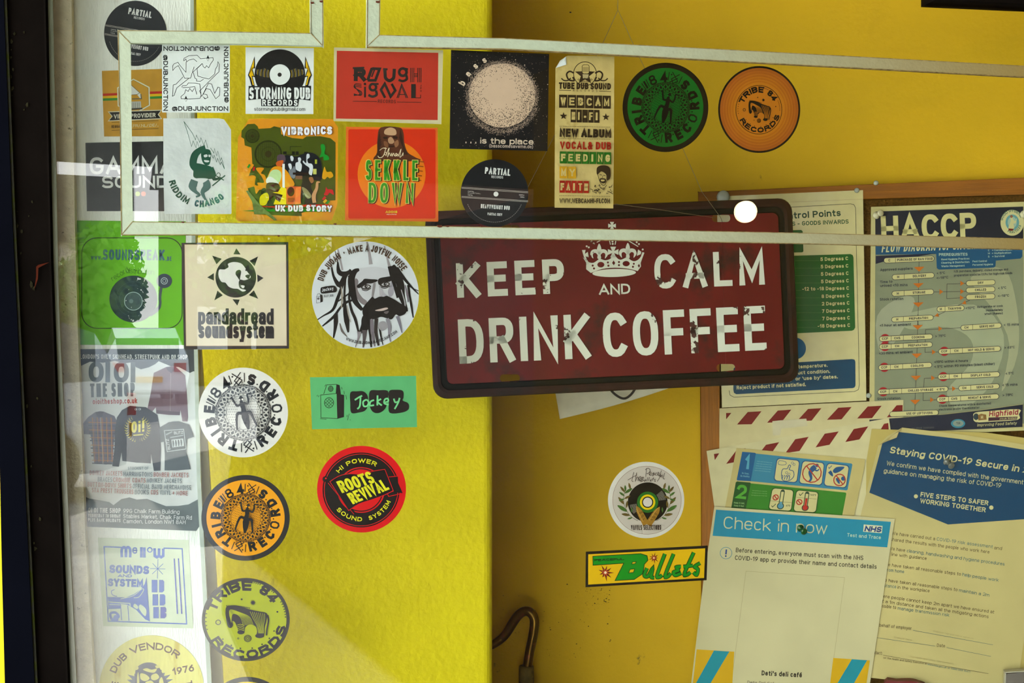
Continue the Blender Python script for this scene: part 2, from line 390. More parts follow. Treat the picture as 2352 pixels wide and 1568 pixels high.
# opposite side of the street: house with a dark roof, trees, two cars
def house(x0, x1, y, h, rh, col, lab):
    r = empty('terraced_house', ((x0 + x1) / 2, y, 0)); tag(r, lab, 'house')
    solid('wall', x0, x1, y - 6, y, 0, h, mat(col, rough=.9, var=.08, scale=2), r)
    e = .3; P = [(x0 - e, y + e, h), (x1 + e, y + e, h), (x1 + e, y - 6, h), (x0 - e, y - 6, h), (x0 - e, y - 3, h + rh), (x1 + e, y - 3, h + rh)]
    mesh('roof', P, [(0, 1, 5, 4), (2, 3, 4, 5), (0, 4, 3), (1, 2, 5), (0, 3, 2, 1)], mat('3a3430', rough=.9, var=.2, scale=4), r)
    n = int((x1 - x0) / 1.6)
    for i in range(n):
        xc = x0 + (i + .5) * (x1 - x0) / n
        for z in (1.0, 3.6):
            if z + 1.4 > h: continue
            f = solid('window', xc - .45, xc + .45, y, y + .06, z, z + 1.3, mat('e8e6e0', rough=.6), r)
            mesh('pane', [(xc - .38, y + .07, z + .07), (xc + .38, y + .07, z + .07), (xc + .38, y + .07, z + 1.23), (xc - .38, y + .07, z + 1.23)], [(0, 1, 2, 3)], mat('20262c', rough=.1, spec=.6), f)
house(-26, 4.2, -44, 4.9, 2.9, 'cfc6b4', 'low rendered terrace far left across the street')
house(4.9, 26, -34, 6.5, 2.5, '5a4438', 'brown brick terrace across the street on the right')
def tree(x, y, h, r, seed):
    rnd = random.Random(seed); t = empty('street_tree', (x, y, 0)); tag(t, None, 'tree')
    V = []; F = []
    for i in range(9):
        a = 2 * math.pi * i / 9
        for z, q in ((0, .14), (h * .5, .09)): V.append((x + q * math.cos(a), y + q * math.sin(a), z))
    F = [(2 * i, 2 * ((i + 1) % 9), 2 * ((i + 1) % 9) + 1, 2 * i + 1) for i in range(9)]
    mesh('trunk', V, F, mat('5b4a3a', rough=.9), t)
    V = []; F = []
    for i in range(1500):
        u = Vector((rnd.gauss(0, 1), rnd.gauss(0, 1), rnd.gauss(0, 1))).normalized(); k = rnd.random() ** .4
        c = Vector((x, y, h * .62)) + Vector((u.x * r * k, u.y * r * k, u.z * h * .38 * k))
        a = Vector((rnd.gauss(0, 1), rnd.gauss(0, 1), rnd.gauss(0, 1))).normalized() * .16; b = a.cross(u).normalized() * .1 if a.cross(u).length > 1e-4 else Vector((0, 0, .1))
        n = len(V); V += [c - a, c + b, c + a, c - b]; F.append((n, n + 1, n + 2, n + 3))
    o = mesh('foliage', V, F, mat('5f7f2e', rough=.8, var=.3, scale=3), t); o['kind'] = 'stuff'
    return t
for i, (x, y, h, r, lab) in enumerate(((-.5, -27, 4.1, 1.1, 'pointed green tree at the left end of the row across the road'), (1.2, -37, 3.9, 1.5, 'low round tree, second in the row across the road'), (2.4, -31.5, 4.6, 1.1, 'tall narrow tree in the middle of the row across the road'), (2.9, -41, 4.3, 1.5, 'spreading tree behind the white hatchback'))): tag(tree(x, y, h, r, i + 1), lab)
tag(tree(5.4, -25.5, 5.4, 1.7, 7), 'broad tall tree in front of the brown brick terrace')
def car(name, x, y, col, ang, lab, s=1):
    r = empty(name, (x, y, -.1)); tag(r, lab, 'car')
    # rear three-quarter shell from cross sections along the length (rear at v=0)
    secs = [(-2.0, .45, .35, .80, 0), (-1.95, .82, .30, .98, 0), (-1.7, .86, .24, 1.02, .40), (-1.1, .88, .22, .98, .66), (0, .88, .22, .95, .70), (.7, .88, .22, .94, .62), (1.1, .87, .22, .92, .05), (1.8, .8, .26, .8, 0), (2.0, .5, .35, .62, 0)]
    V = []; F = []; GI = []
    for (v, hw, z0, z1, up) in secs:
        top = [(-hw * .97, z1), (-hw * .74, z1 + up), (hw * .74, z1 + up), (hw * .97, z1)]
        for X, Z in [(-hw * .9, z0), (-hw, (z0 + z1) / 2)] + top + [(hw, (z0 + z1) / 2), (hw * .9, z0)]: V.append((X * s, v * s, Z * s))
    for i in range(len(secs) - 1):
        for j in range(8):
            a, b = i * 8 + j, i * 8 + (j + 1) % 8; F.append((a, b, b + 8, a + 8)); GI.append(1 if j in (2, 4) and 2 <= i <= 5 or (j == 3 and i in (1, 5)) else 0)
    F += [tuple(range(7, -1, -1)), tuple(range(64, 72))]; GI += [0, 0]
    M = Matrix.Translation((x, y, -.1)) @ Matrix.Rotation(math.radians(ang), 4, 'Z')
    T = lambda P: [M @ Vector(p) for p in P]
    o = mesh('body', T(V), F, [mat(col, rough=.25, spec=.6, coat=.6, var=.02), mat('1c2226', rough=.06, spec=.8)], r, GI, smooth=False)
    for sx_ in (-1, 1):
        for v in (-1.25, 1.2):
            P = []; Q = []
            for i in range(18):
                a = 2 * math.pi * i / 18
                P += [(sx_ * .90 * s, (v + .33 * math.cos(a)) * s, (.33 + .33 * math.sin(a)) * s), (sx_ * .66 * s, (v + .33 * math.cos(a)) * s, (.33 + .33 * math.sin(a)) * s)]
            Q = [(2 * i, 2 * ((i + 1) % 18), 2 * ((i + 1) % 18) + 1, 2 * i + 1) for i in range(18)] + [tuple(range(0, 36, 2))]
            mesh('wheel', T(P), Q, mat('15151a', rough=.6), r)
        P, Q = box(sx_ * .62 * s - .12 * s, sx_ * .62 * s + .12 * s, -2.03 * s, -1.9 * s, .72 * s, .9 * s); mesh('tail_lamp', T(P), Q, mat('c2201a', rough=.2, spec=.6), r)
    P, Q = box(-.26 * s, .26 * s, -2.04 * s, -1.96 * s, .5 * s, .62 * s); mesh('number_plate', T(P), Q, mat('e6b022', rough=.4), r)
    return r
car('parked_car', 2.55, -25, 'eef0f0', 180, 'white hatchback parked at the kerb, tail towards the shop')
car('parked_car', -1.35, -9, 'c9ccd0', 91, 'silver car parked nearest the shop')
# bare round lamp under the canopy, mirrored in the glass
lam = empty('globe_lamp', (1.233, -.137, 1.573)); tag(lam, 'bare warm globe lamp hanging under the canopy', 'lamp')
def uvs(c, r, n=16, m=10):
    V = [(c[0], c[1], c[2] + r)]; F = []
    for i in range(1, m):
        for j in range(n): a, b = math.pi * i / m, 2 * math.pi * j / n; V.append((c[0] + r * math.sin(a) * math.cos(b), c[1] + r * math.sin(a) * math.sin(b), c[2] + r * math.cos(a)))
    V.append((c[0], c[1], c[2] - r)); L_ = len(V) - 1
    for j in range(n):
        F.append((0, 1 + j, 1 + (j + 1) % n)); F.append((L_, L_ - n + (j + 1) % n, L_ - n + j))
        for i in range(m - 2): a = 1 + i * n; F.append((a + j, a + n + j, a + n + (j + 1) % n, a + (j + 1) % n))
    return V, F
def tube(name, pts, rad, m, parent=None, n=10, loc=None):
    pts = [Vector(p) for p in pts]; V = []; F = []; up = Vector((0.13, 1, .21)).normalized()
    R = rad if isinstance(rad, (list, tuple)) else [rad] * len(pts)
    for i, p in enumerate(pts):
        d = (pts[min(i + 1, len(pts) - 1)] - pts[max(i - 1, 0)]).normalized(); a = d.cross(up).normalized(); b = d.cross(a)
        for j in range(n): q = 2 * math.pi * j / n; V.append(p + (a * math.cos(q) + b * math.sin(q)) * R[i])
    for i in range(len(pts) - 1):
        for j in range(n): F.append((i * n + j, i * n + (j + 1) % n, (i + 1) * n + (j + 1) % n, (i + 1) * n + j))
    F += [tuple(range(n - 1, -1, -1)), tuple(range((len(pts) - 1) * n, len(pts) * n))]
    return mesh(name, V, F, m, parent, loc=loc if parent is None else None, smooth=True)
def emit(name, col, s):
    m = bpy.data.materials.new(name); m.use_nodes = True; b = m.node_tree.nodes['Principled BSDF']
    b.inputs['Emission Color'].default_value = lin(col); b.inputs['Emission Strength'].default_value = s; b.inputs['Base Color'].default_value = lin(col); return m
mesh('bulb', *uvs((1.233, -.137, 1.573), .027), emit('lamp_glow', 'ffdf9c', 60), lam, smooth=True)
tube('cord', [(1.233, -.137, 2.25), (1.233, -.137, 1.598)], .004, mat('1a1a1a'), lam)

wl = empty('warm_fill', (1.36, .35, EYE + .86)); tag(wl, 'small warm fill light added out of view right of the window', 'lamp')  # fill light added out of view to warm the right side
mesh('fill_globe', *uvs((1.33, .35, EYE + .86), .05), emit('warm_glow', 'ffc272', 9), wl, smooth=True)
pl = bpy.data.lights.new('fill_light', 'POINT'); pl.energy = 4; pl.color = (1, .66, .3); pl.shadow_soft_size = .05
po = bpy.data.objects.new('fill_light', pl); COL.objects.link(po); po.parent = wl; po.location = (-.12, 0, 0)
# ================================================================ inside the window
ZT, ZB = EYE + .61, EYE - .56
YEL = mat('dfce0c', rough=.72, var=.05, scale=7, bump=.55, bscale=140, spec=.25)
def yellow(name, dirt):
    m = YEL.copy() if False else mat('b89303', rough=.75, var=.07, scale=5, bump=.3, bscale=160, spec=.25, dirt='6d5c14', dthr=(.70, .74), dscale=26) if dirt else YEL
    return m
# pillar: a bullnosed block, its face parallel to the glass
cf = CO.at(1135, 784); Xc = cf.x
P = []; segs = 5; rc = .012
prof = [CO.pt(-1.2, 0).to_2d(), CO.pt(Xc - rc, 0).to_2d()]
fn = Vector((CO.n.x, CO.n.y)); tn = Vector((-fn.y, fn.x))  # along the face to the right
e0 = CO.pt(Xc - rc, 0).to_2d(); cen = e0 - fn * rc
for i in range(1, segs + 1):
    a = math.pi / 2 * i / segs; prof.append(cen + fn * rc * math.cos(a) + tn * rc * math.sin(a))
prof += [prof[-1] - fn * .5, CO.pt(-1.2, 0, -.5).to_2d()]
V = [(p.x, p.y, z) for z in (EYE - .65, EYE + .75) for p in prof]; n = len(prof)
F = [(i, (i + 1) % n, (i + 1) % n + n, i + n) for i in range(n)] + [tuple(range(n - 1, -1, -1)), tuple(range(n, 2 * n))]
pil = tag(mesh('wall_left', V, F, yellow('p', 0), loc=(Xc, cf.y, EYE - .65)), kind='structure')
# recessed wall on the right
def wbox(name, plane, X0, X1, Z0, Z1, o0, o1, m):
    P = [plane.pt(x, z, o) for o in (o0, o1) for x, z in ((X0, Z0), (X1, Z0), (X1, Z1), (X0, Z1))]
    return mesh(name, P, [(0, 1, 2, 3), (7, 6, 5, 4), (0, 4, 5, 1), (1, 5, 6, 2), (2, 6, 7, 3), (3, 7, 4, 0)], m, loc=P[0])
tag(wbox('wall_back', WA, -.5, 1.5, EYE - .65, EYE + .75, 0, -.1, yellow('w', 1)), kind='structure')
tag(quadmesh('ceiling', [GL.pt(-.75, ZT, -.02), GL.pt(1.5, ZT, -.02), Vector((1.5, 2.2, ZT)), Vector((-.9, 2.2, ZT))], mat('c9bb20', rough=.8)))
tag(quadmesh('floor', [GL.pt(-.75, ZB, -.02), GL.pt(1.5, ZB, -.02), Vector((1.5, 2.2, ZB)), Vector((-.9, 2.2, ZB))], mat('8a7a4a', rough=.8, var=.2)))
tag(quadmesh('wall_right', [GL.pt(1.0, ZB, -.02), GL.pt(1.0, ZT, -.02), Vector((1.0, 2.2, ZT)), Vector((1.0, 2.2, ZB))], mat('a08a20', rough=.8)))
# plaster reveal and painted post at the left
PLA = mat('efe4c4', rough=.95, var=.10, scale=90, bump=1.0, bscale=260, dirt='8a7f62', dthr=(.64, .72), dscale=170)
slab('trim_2', PO, [(100, -150), (163, -150), (164, 0), (172, 520), (180, 800), (196, 1230), (216, 1568), (222, 1800), (150, 1800), (110, 600)], .014, .06, PLA)['kind'] = 'structure'
WOOD = mat('dfe2d8', rough=.6, var=.05, scale=40, bump=.4, bscale=120, dirt='8c8468', dthr=(.64, .76), dscale=9, stretch=(6, 6, 1.1))
post = slab('trim_3', PO, [(160, -150), (443, -150), (445, 0), (449, 560), (461, 1100), (486, 1568), (494, 1800), (215, 1800), (196, 1230), (180, 800), (168, 500)], 0, .05, WOOD); post['kind'] = 'structure'
slab('edge_bead', PO, [(436, -150), (443, -150), (445, 0), (449, 560), (461, 1100), (486, 1568), (494, 1800), (484, 1800), (476, 1568), (452, 1100), (440, 560), (437, 0)], .003, .003, mat('a9b2a4', rough=.6, var=.1), post)
slab('planed_groove', PO, [(452, 800), (462, 800), (520, 1690), (486, 1690)], -.02, .02, mat('d8d0a4', rough=.7), post)
# the shop window: pane, glazing strips stuck to it, outer timbers
win = empty('window_1', GL.pt(0, WZ0)); win['kind'] = 'structure'
gm = bpy.data.materials.new('window_glass'); gm.use_nodes = True; t = gm.node_tree; t.nodes.clear()
N = t.nodes.new; L = t.links.new
out = N('ShaderNodeOutputMaterial'); mx = N('ShaderNodeMixShader'); tr = N('ShaderNodeBsdfTransparent'); gl = N('ShaderNodeBsdfGlossy'); fr = N('ShaderNodeFresnel')
geo = N('ShaderNodeNewGeometry'); mi = N('ShaderNodeMix'); mi.inputs['A'].default_value = 1.5; mi.inputs['B'].default_value = 1 / 1.5
L(geo.outputs['Backfacing'], mi.inputs['Factor']); L(mi.outputs['Result'], fr.inputs['IOR'])
tr.inputs[0].default_value = (.97, .985, .97, 1); gl.inputs['Roughness'].default_value = .004
L(fr.outputs[0], mx.inputs[0]); L(tr.outputs[0], mx.inputs[1]); L(gl.outputs[0], mx.inputs[2]); L(mx.outputs[0], out.inputs[0])
GX0 = GL.at(112, 784).x
P = [GL.pt(x, z, o) for o in (0, -.005) for x, z in ((GX0 - .02, WZ0 - .02), (1.0, WZ0 - .02), (1.0, WZ1 + .02), (GX0 - .02, WZ1 + .02))]
mesh('pane', P, [(0, 1, 2, 3), (7, 6, 5, 4), (0, 4, 5, 1), (1, 5, 6, 2), (2, 6, 7, 3), (3, 7, 4, 0)], gm, win)
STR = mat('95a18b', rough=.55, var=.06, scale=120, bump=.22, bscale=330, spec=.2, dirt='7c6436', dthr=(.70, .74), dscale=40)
painted_falloff(STR, '7f6c36', .04, .62)  # strip colour darkened and warmed to the right in place of light falloff
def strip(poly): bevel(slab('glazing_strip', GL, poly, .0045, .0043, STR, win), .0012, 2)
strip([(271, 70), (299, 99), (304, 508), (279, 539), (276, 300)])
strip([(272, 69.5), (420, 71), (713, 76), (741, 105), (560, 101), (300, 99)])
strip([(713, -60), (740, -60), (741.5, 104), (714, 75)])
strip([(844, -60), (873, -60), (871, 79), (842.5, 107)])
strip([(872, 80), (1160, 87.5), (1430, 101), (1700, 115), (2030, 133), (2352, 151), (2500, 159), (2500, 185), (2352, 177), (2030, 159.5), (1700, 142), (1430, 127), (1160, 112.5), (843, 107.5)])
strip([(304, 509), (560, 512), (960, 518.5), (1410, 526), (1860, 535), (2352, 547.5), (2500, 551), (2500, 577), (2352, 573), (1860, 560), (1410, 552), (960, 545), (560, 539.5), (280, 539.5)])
SEAM = mat('7a6a44', rough=.9, var=.4, scale=200, spec=.05)
def seam(P_, w):
    v, f_ = ribbon(P_, w); n_ = len(v) // 2; ring_ = [v[2 * i] for i in range(n_)] + [v[2 * i + 1] for i in range(n_ - 1, -1, -1)]
    slab('paint_edge', GL, ring_, .0049, .0045, SEAM, win)
for P_, w_ in (([(273, 72), (299, 99)], 1.6), ([(280, 538), (304, 509)], 1.6), ([(714, 77), (740, 104)], 1.6), ([(843.5, 106), (871, 80)], 1.6), ([(271, 70), (276, 300), (279, 539)], 1.8), ([(272, 70), (420, 71.5), (713, 76.5)], 1.3), ([(714, -60), (714, 76)], 1.3), ([(740.5, -60), (741, 104)], 1.3), ([(844.5, -60), (843, 106)], 1.4), ([(872.5, -60), (871, 80)], 1.6),
              ([(872, 80.5), (1160, 88), (1430, 101.5), (1700, 115.5), (2030, 133.5), (2352, 151.5), (2500, 159)], 1.4), ([(843, 107), (1160, 112), (1430, 126.6), (1700, 141.5), (2030, 159), (2352, 176.5)], 1.5), ([(304, 509.4), (560, 512.4), (960, 519), (1410, 526.5), (1860, 535.5), (2352, 548)], 1.4), ([(280, 539), (560, 539), (960, 544.5), (1410, 551.5), (1860, 559.5), (2352, 572.5)], 1.4)): seam(P_, w_)
rust = [(1010, 519, 7), (1028, 519, 5), (770, 514, 4), (1106, 520, 3), (1071, 547, 3), (420, 510, 4), (640, 541, 3), (717, 6, 5), (738, 3, 5), (868, 4, 6)]
for x, y, r in rust:
    P_ = [(x + r * (1.2 if i % 2 else .7) * math.cos(i * .785), y + r * .5 * (1 if i % 3 else .6) * math.sin(i * .785)) for i in range(8)]
    slab('rust_spot', GL, P_, .0052, .004, mat('4a2416', rough=.9), win)
slab('edge_bead', GL, [(107, -150), (119, -150), (121, 0), (135, 700), (160, 1240), (176, 1568), (182, 1800), (166, 1800), (158, 1568), (142, 1200), (121, 700), (106, 0)], .002, .0018, mat('8f9a84', rough=.3, var=.2, scale=12, spec=.6), win)
f = slab('trim_7', GL, [(2150, -1), (2352, 8.5), (2600, 18), (2600, -60), (2150, -60)], .012, .03, mat('0c0907', rough=1, spec=.02)); f['kind'] = 'structure'
BLK = mat('0c0907', rough=1, var=.3, scale=20, bump=.4, bscale=90, spec=.02, dirt='1c1608', dthr=(.62, .85), dscale=22)
NAV = mat('05060c', rough=1, var=.2, scale=10, spec=.02)
f = slab('trim_4', GL, [(6, -150), (103, -150), (105, 0), (118, 600), (136, 1100), (157, 1568), (167, 1800), (95, 1800), (80, 1568), (53, 1000), (30, 500), (10, 0)], .014, .03, BLK); f['kind'] = 'structure'; bevel(f, .002)
f = slab('trim_5', GL, [(8, -150), (14, -150), (15, 0), (35, 500), (59, 1000), (86, 1568), (98, 1800), (89, 1800), (78, 1568), (51, 1000), (27, 500), (8, 0)], .018, .01, mat('2c2c24', rough=.9, var=.4, scale=60, spec=.1, dirt='2a3008', dthr=(.5, .6), dscale=60)); f['kind'] = 'structure'
f = slab('trim_6', GL, [(-160, -150), (7, -150), (8, 0), (28, 500), (52, 1000), (79, 1568), (90, 1800), (18, 1800), (11, 1568), (4, 1300), (-2, 1000), (-160, 900)], .02, .04, NAV); f['kind'] = 'structure'
# cobweb and moss scraps caught on the dark frame
mv, mf = [], []
for i in range(46):
    k = random.random(); y = k * 1568; x = 20 + 45 * k + random.random() ** 2 * 45; q = random.uniform(2, 7)
    P_ = [(x + q * random.uniform(.3, 1) * math.cos(a), y + 1.6 * q * random.uniform(.3, 1) * math.sin(a)) for a in (0, 1, 2.1, 3.1, 4.2, 5.3)]
    b = len(mv); mv += [GL.at(px, py, .0146 + random.random() * .001) for px, py in P_]; mf.append(tuple(range(b, b + 6)))
o = mesh('moss', mv, mf, mat('1c1a0a', rough=1, var=.4, scale=300), f); o['kind'] = 'stuff'
leaf = slab('dry_leaf', GL, [(83, 612), (88, 608), (113, 602), (88, 615), (87, 640), (79, 664), (83, 636)], .017, .0008, mat('3c160a', rough=.9, spec=.05)); tag(leaf, 'small curled rusty brown leaf caught on the black window frame', 'leaf')
# ================================================================ notice board on the recessed wall
PINE = mat('7c4a08', rough=.5, var=.22, scale=14, bump=.25, bscale=60, stretch=(1, 1, 22))
PINEV = mat('84500a', rough=.5, var=.2, scale=16, bump=.25, bscale=60, stretch=(22, 22, 1))
board = slab('notice_board', WA, [(1640, 455), (2520, 430), (2520, 1750), (1640, 1750)], .008, .006, mat('5a3c12', rough=.95, var=.35, scale=420, bump=.8, bscale=420))
tag(board, 'brown cork notice board in a pine frame, covered in posters', 'notice board')
bevel(slab('frame_rail', WA, [(1604, 441), (1980, 424), (2352, 408), (2520, 401), (2520, 438), (2352, 444.5), (1980, 457.5), (1652, 471), (1605, 473)], .022, .0215, PINE, board), .0015)
bevel(slab('frame_stile', WA, [(1605, 473), (1652, 471), (1653, 930), (1653, 1300), (1650, 1750), (1612, 1750), (1610, 1100), (1607, 750)], .0218, .0213, PINEV, board), .0015)
B0 = .0225
# laminated control points poster
V1 = (1600, 400, 2.8)
s = Sheet('laminated_poster', 'cream laminated poster with green temperature table, half behind the red tin sign', 'poster', WA, B0, [(130, 143), (1070, 102), (1092, 1455), (163, 1500)], 'c9c193', view=V1, rough=.16, bump=.5, bscale=26, spec=.5)
INK = '24302c'
s.l('border', [(205, 235), (990, 190), (1012, 196), (1022, 215), (1047, 1355), (1040, 1385), (1015, 1397), (240, 1433), (215, 1420), (209, 1390)], 3, INK)
s.p('green_table', [(250, 535), (990, 513), (1004, 520), (1009, 535), (1020, 985), (1012, 1000), (998, 1006), (260, 1040)], '1c5c26')
s.p('green_table', [(430, 365), (672, 358), (682, 366), (687, 495), (680, 502), (440, 508)], '1f5a2c')
s.e('blue_notice', 633, 1120, 70, '0b4c80')
s.p('blue_notice', [(255, 1232), (1000, 1188), (1016, 1192), (1021, 1205), (1022, 1358), (1016, 1370), (1004, 1375), (255, 1414), (240, 1405), (236, 1385), (238, 1250)], '083e68')
s.t('Control Points', 512, 292, 928, 268, 42, '2c4a3a', wt=.2)
s.t('S - GOODS INWARDS', 615, 332, 978, 317, 27, '2c5a3a', wt=.19)
T = ['5 Degrees C'] * 4 + ['-12 to -18 Degrees C', '8 Degrees C', '2 Degrees C', '7 Degrees C', '7 Degrees C', '-18 Degrees C']
X0 = [797, 799, 800, 801, 680, 804, 806, 807, 808, 779]
for i, (t_, x0) in enumerate(zip(T, X0)):
    y = 556 + i * 47.7; x1 = 975 + i * 1.4
    s.t(t_, x0, y + 2, x1, y - 4, 23, 'd8d2a4', wt=.19)
    for k in range(int((x0 - 635) / 9)): s.rect('leader_dots', x0 - 12 - k * 9, y - 1, x0 - 8 - k * 9, y + 1, '6f9a62')
W_ = 'd6d4b4'
s.t('temperature.', 655, 1249, 842, 1238, 23, W_, wt=.19); s.t('product condition.', 580, 1291, 858, 1277, 23, W_, wt=.19)
s.t("by' or 'use by' dates.", 580, 1329, 908, 1312, 23, W_, wt=.19); s.t('Reject product if not satisfied.', 258, 1384, 703, 1362, 24, W_, wt=.19)
s.done()

# flow diagram poster
s = Sheet('flow_chart_poster', 'large blue and grey flow chart poster pinned at the right, HACCP in big letters', 'poster', WA, B0 + .0006, [(2000.6, 475), (2357, 463), (2358, 988), (1994, 1003), (1997, 918)], 'bdb88e', rough=.45)
s.v(1980, 400, 4.613)
s.p('printed_ground', [(140, 395), (1708, 342), (1722, 2640), (130, 2690), (140, 900)], '7f877a')
s.b('printed_ground', [(400, 1500), (1180, 1380), (1500, 1700), (1380, 2200), (1050, 2500), (900, 2300), (1150, 2000), (1150, 1750), (900, 1620), (500, 1640)], '98a092')
s.b('printed_ground', [(1150, 1100), (1500, 1000), (1640, 1400), (1650, 1900), (1480, 2300), (1560, 1800), (1400, 1450)], '9a9f8e')
s.b('printed_ground', [(160, 1500), (420, 1300), (560, 1350), (400, 1700), (200, 1900)], '9aa096')
s.p('header', [(140, 395), (1708, 342), (1708, 730), (142, 745)], '131a2e')
s.p('header', [(143, 735), (1700, 700), (1698, 870), (1680, 893), (1418, 915), (1414, 975), (1395, 988), (815, 1010), (792, 995), (785, 845), (145, 852)], '0b4a7c')
s.p('header', [(145, 865), (790, 838), (560, 875), (300, 905), (145, 950)], '141a38')
s.t('HACCP', 207, 712, 1216, 672, 268, 'c9c596', wt=.2, gap=.08)
s.e('badge', 1590, 514, 123, 'c9c7a0', 137); s.e('badge', 1592, 510, 72, '5f9ab0', 84); s.e('badge', 1592, 510, 48, '9ab8b8', 60)
s.arc('GOOD HYGIENE', 1590, 514, 100, -78, 62, 26, '3a6a6a', ry=112, wt=.2, part='badge'); s.arc('PRACTICES', 1590, 514, 100, 210, 105, 26, '3a6a6a', ry=112, wt=.2, inward=True, part='badge')
s.b('badge', [(1572, 455), (1596, 450), (1600, 478), (1625, 495), (1635, 470), (1640, 475), (1625, 520), (1605, 525), (1610, 575), (1552, 572), (1570, 510), (1575, 480)], 'c9c7a0')
s.p('badge', [(1552, 574), (1608, 578), (1596, 600), (1552, 596)], '6a2018'); s.e('badge', 1583, 447, 15, '8a5a48')
s.t('FLOW DIAGRAM for CATERING', 205, 828, 1330, 786, 88, 'c8c8a8', wt=.16, sl=.2)
lb = 'a9c4c4'
s.t('PREREQUISITES', 815, 866, 1118, 862, 30, lb, wt=.18)
for t_, x0, y0, x1, y1 in (('Good Hygiene Practices', 840, 912, 1138, 902), ('Cleaning & Disinfection', 840, 948, 1138, 938), ('Waste Management', 840, 984, 1087, 977), ('Pest Control', 1172, 933, 1322, 928), ('Personal Hygiene', 1172, 970, 1388, 962), ('C   = Contamination', 1335, 816, 1590, 808), ('M  = Multiplication', 1335, 848, 1580, 840), ('S   = Survival', 1335, 882, 1510, 875)):
    s.t(t_, x0, y0, x1, y1, 20, lb, wt=.17)
NV = '1e2440'; CR = 'c4bf96'
def arrow(x, y, d, w=57, h=50):
    P_ = {'d': [(x - w, y - 22), (x + w, y - 26), (x, y + 26)], 'r': [(x - 18, y - 28), (x + 22, y), (x - 18, y + 28)], 'l': [(x + 10, y - 24), (x + 22, y + 18), (x - 26, y + 12)]}[d]
    s.p('arrows', P_, 'b5661c')
def pill(x0, y0, x1, y1, div, txt, red=None, hh=28):
    def st(h, e):
        P_ = []
        for k in range(9): a = math.radians(90 + 22.5 * k); P_.append((x0 + hh + h * math.cos(a), y0 - h * math.sin(a)))
        for k in range(9): a = math.radians(-90 + 22.5 * k); P_.append((x1 - hh + h * math.cos(a), y1 - h * math.sin(a)))
        return P_
    if red: s.e('boxes', red, y0 + (y1 - y0) * (red - x0) / (x1 - x0), 52, '9a1c24', 50)
    s.p('boxes', st(hh + 2, 0), NV); s.p('boxes', st(hh - 3, 0), CR)
    f_ = lambda x: y0 + (y1 - y0) * (x - x0) / (x1 - x0)
    for d in div: s.l('boxes', [(d, f_(d) - hh), (d, f_(d) + hh)], 4, NV)
    for q in txt:
        if len(q) == 2: t_, xc = q; n_ = len(t_) * 11; a, b = xc - n_, xc + n_
        else: t_, a, b = q
        s.t(t_, a, f_(a) + 13, b, f_(b) + 13, 26, NV, wt=.2)
def ln(*P_): s.l('flow_lines', P_, 4, '2a1a34')
def tx(t_, a, b, c, d, h=26): s.t(t_, a, b, c, d, h, '2a3448', wt=.17)
ln((605, 925), (600, 1100), (598, 1250), (594, 1540), (592, 1600))
ln((760, 1247), (1102, 1240)); ln((1102, 1157), (900, 1162), (898, 1318), (1102, 1305)); ln((1140, 1335), (1010, 1392)); ln((875, 1460), (752, 1510))
for q in ((605, 1005), (597, 1178), (596, 1382)): arrow(*q, 'd')
for q in ((1060, 1156), (1060, 1241), (1055, 1308), (838, 1245)): arrow(*q, 'r')
arrow(1083, 1360, 'l'); arrow(793, 1492, 'l')
pill(230, 913, 765, 893, [355], [('C', 290), ('PURCHASE OF RAW FOOD', 373, 750)]); pill(318, 1090, 765, 1070, [447], [('M', 383), ('DELIVERY', 538, 680)])
pill(316, 1265, 760, 1245, [445], [('M', 380), ('STORAGE', 537, 672)]); pill(1102, 1155, 1412, 1144, [], [('DRY', 1228, 1287)]); pill(1102, 1229, 1410, 1218, [], [('CHILLED', 1197, 1317)])
pill(1102, 1303, 1410, 1292, [], [('FROZEN', 1198, 1315)]); pill(793, 1430, 1083, 1416, [880], [('M', 835), ('THAWING', 910, 1052)])
for q in (('Approved suppliers', 193, 1027, 537, 1010, 28), ('Time to', 193, 1156, 323, 1148, 28), ('unload <10 mins', 193, 1194, 483, 1184, 28), ('Stock rotation', 190, 1339, 438, 1331, 28), ('< 5^C', 792, 1062, 880, 1055), ('<-18^C', 790, 1112, 915, 1103), ('N.B. purchase, delivery, chilled storage and', 975, 1041, 1547, 1018, 24), ('preparation would be CCPs for high-risk foods', 975, 1084, 1592, 1057, 24), ('< 5^C', 1442, 1220, 1530, 1212), ('<-18^C', 1440, 1302, 1560, 1295), ('<10^C', 1097, 1431, 1197, 1427), ('Refrigerate or cook', 1222, 1418, 1492, 1404, 23), ('immediately', 1313, 1453, 1492, 1446, 23), ('when thawed', 1298, 1490, 1490, 1483, 23)): tx(*q)
s.v(1980, 690, 4.753)
ln((610, 150), (603, 430), (597, 640), (588, 850), (580, 1080), (575, 1215)); ln((692, 370), (692, 318), (1078, 297)); ln((690, 425), (690, 460)); ln((687, 515), (687, 566), (835, 561)); ln((828, 843), (680, 850), (672, 950)); ln((668, 1005), (667, 1092), (815, 1083)); ln((940, 965), (1053, 962))
for q in ((607, 292), (597, 602), (588, 845), (580, 1107)): arrow(*q, 'd')
for q in ((853, 307), (782, 562), (773, 845), (1002, 962), (762, 1083)): arrow(*q, 'r')
pill(322, 208, 778, 185, [452], [('M', 385), ('PREPARATION', 513, 722)]); pill(1078, 297, 1522, 272, [1208], [('CM', 1140), ('SERVE HOT', 1282, 1447)])
pill(188, 418, 770, 393, [318, 452], [('CCP', 252), ('CMS', 385), ('COOKING', 543, 683)], 252); pill(186, 505, 768, 480, [318, 450], [('CCP', 250), ('CM', 383), ('PREPARATION', 505, 715)], 250)
